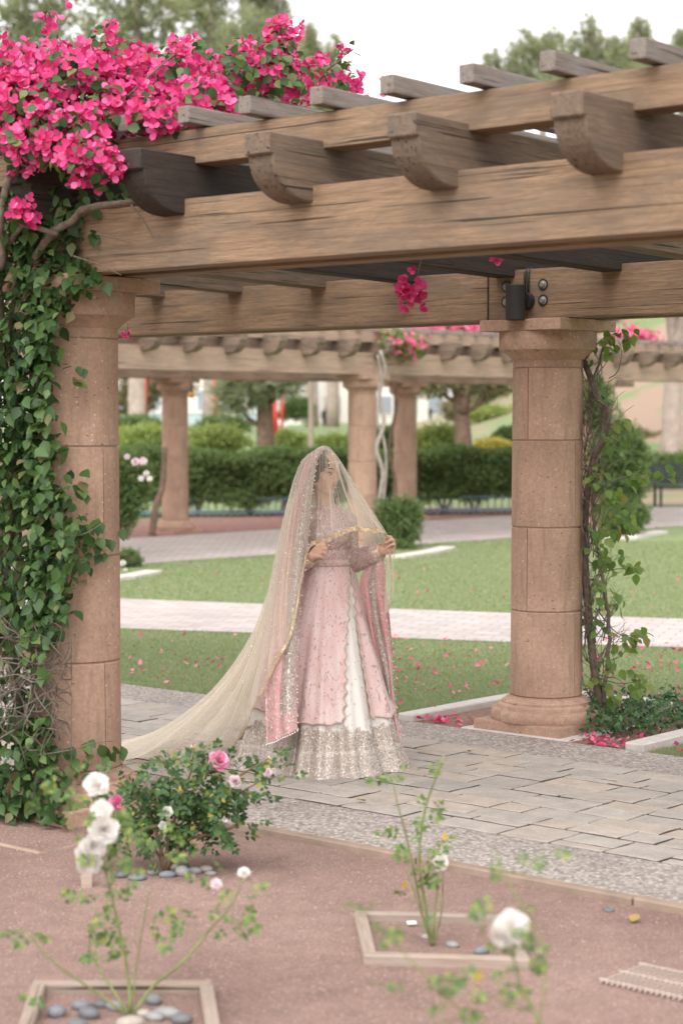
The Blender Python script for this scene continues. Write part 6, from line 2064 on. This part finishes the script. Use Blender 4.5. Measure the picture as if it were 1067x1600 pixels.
# --- sequins and pearls sewn on the cloth
DISC = ([(0, 0, .15)] + [(math.cos(k * PI / 3), math.sin(k * PI / 3), 0) for k in range(6)], [(0, 1 + k, 1 + (k + 1) % 6) for k in range(6)])


def sew(o, n, size, keep=None, name='sequins', lift=.002, mat=None, uvkeep=None):
    me = o.data
    me.calc_loop_triangles()
    nt_ = len(me.loop_triangles)
    T = np.empty(nt_ * 3, np.int32); me.loop_triangles.foreach_get('vertices', T); T = T.reshape(-1, 3)
    Vv = np.empty(len(me.vertices) * 3, np.float32); me.vertices.foreach_get('co', Vv); Vv = Vv.reshape(-1, 3).astype(float)
    cen = Vv[T].mean(1); cr_ = np.cross(Vv[T[:, 1]] - Vv[T[:, 0]], Vv[T[:, 2]] - Vv[T[:, 0]])
    ar = np.linalg.norm(cr_, axis=1)
    w = ar.copy()
    if keep is not None: w = w * keep(cen)
    w /= w.sum()
    i = RN.choice(nt_, n, p=w)
    r = RN.dirichlet((1, 1, 1), n)
    p = (Vv[T[i]] * r[..., None]).sum(1)
    nn = unit(cr_[i])
    nn = nn * np.where((nn * (_C - p)).sum(1, keepdims=True) < 0, -1, 1)
    q_ = scatter(o, 'sequin', name, DISC, p + nn * lift, frames(nn + RN.normal(0, .35, (n, 3)), rand_dirs(n)), RN.uniform(*size, n), mat or M['sequin'], 0, smooth=False)
    return q_


camside = lambda c: (c[:, 1] < Y0 + .1)
sew(bod, 5200, (.0022, .0042), lambda c: camside(c) * (1.2 - .9 * (np.abs(c[:, 2] - 1.13) > .2)))
sew(skirt, 5200, (.0020, .0042), lambda c: camside(c) * np.clip((.30 - c[:, 2]) * 6, 0, 1) * (1 + .8 * np.sin(c[:, 0] * 60) * np.sin(c[:, 2] * 70)))
sew(skirt, 260, (.0035, .006), lambda c: camside(c) * (c[:, 2] > .3))
sew(ov[0], 900, (.0014, .0028), lambda c: camside(c) * (np.sin(c[:, 0] * 45 + 3 * np.sin(c[:, 2] * 12)) * np.sin(c[:, 2] * 26) > .35))
sew(ov[1], 450, (.0014, .0028), lambda c: camside(c) * (np.sin(c[:, 0] * 45 + 3 * np.sin(c[:, 2] * 12)) * np.sin(c[:, 2] * 26) > .35))
sew(dup, 3400, (.0022, .0042))
sew(dup2, 2200, (.002, .004))
sew(veil, 240, (.0018, .0032), lambda c: camside(c) * (c[:, 2] > .3) * (c[:, 0] < Bp(560, 800)[0]), mat=M['pearl'])
sew(veil, 170, (.0022, .0042), lambda c: camside(c) * (c[:, 0] < Bp(500, 800)[0]) * (c[:, 2] > .5), mat=M['pearl'])
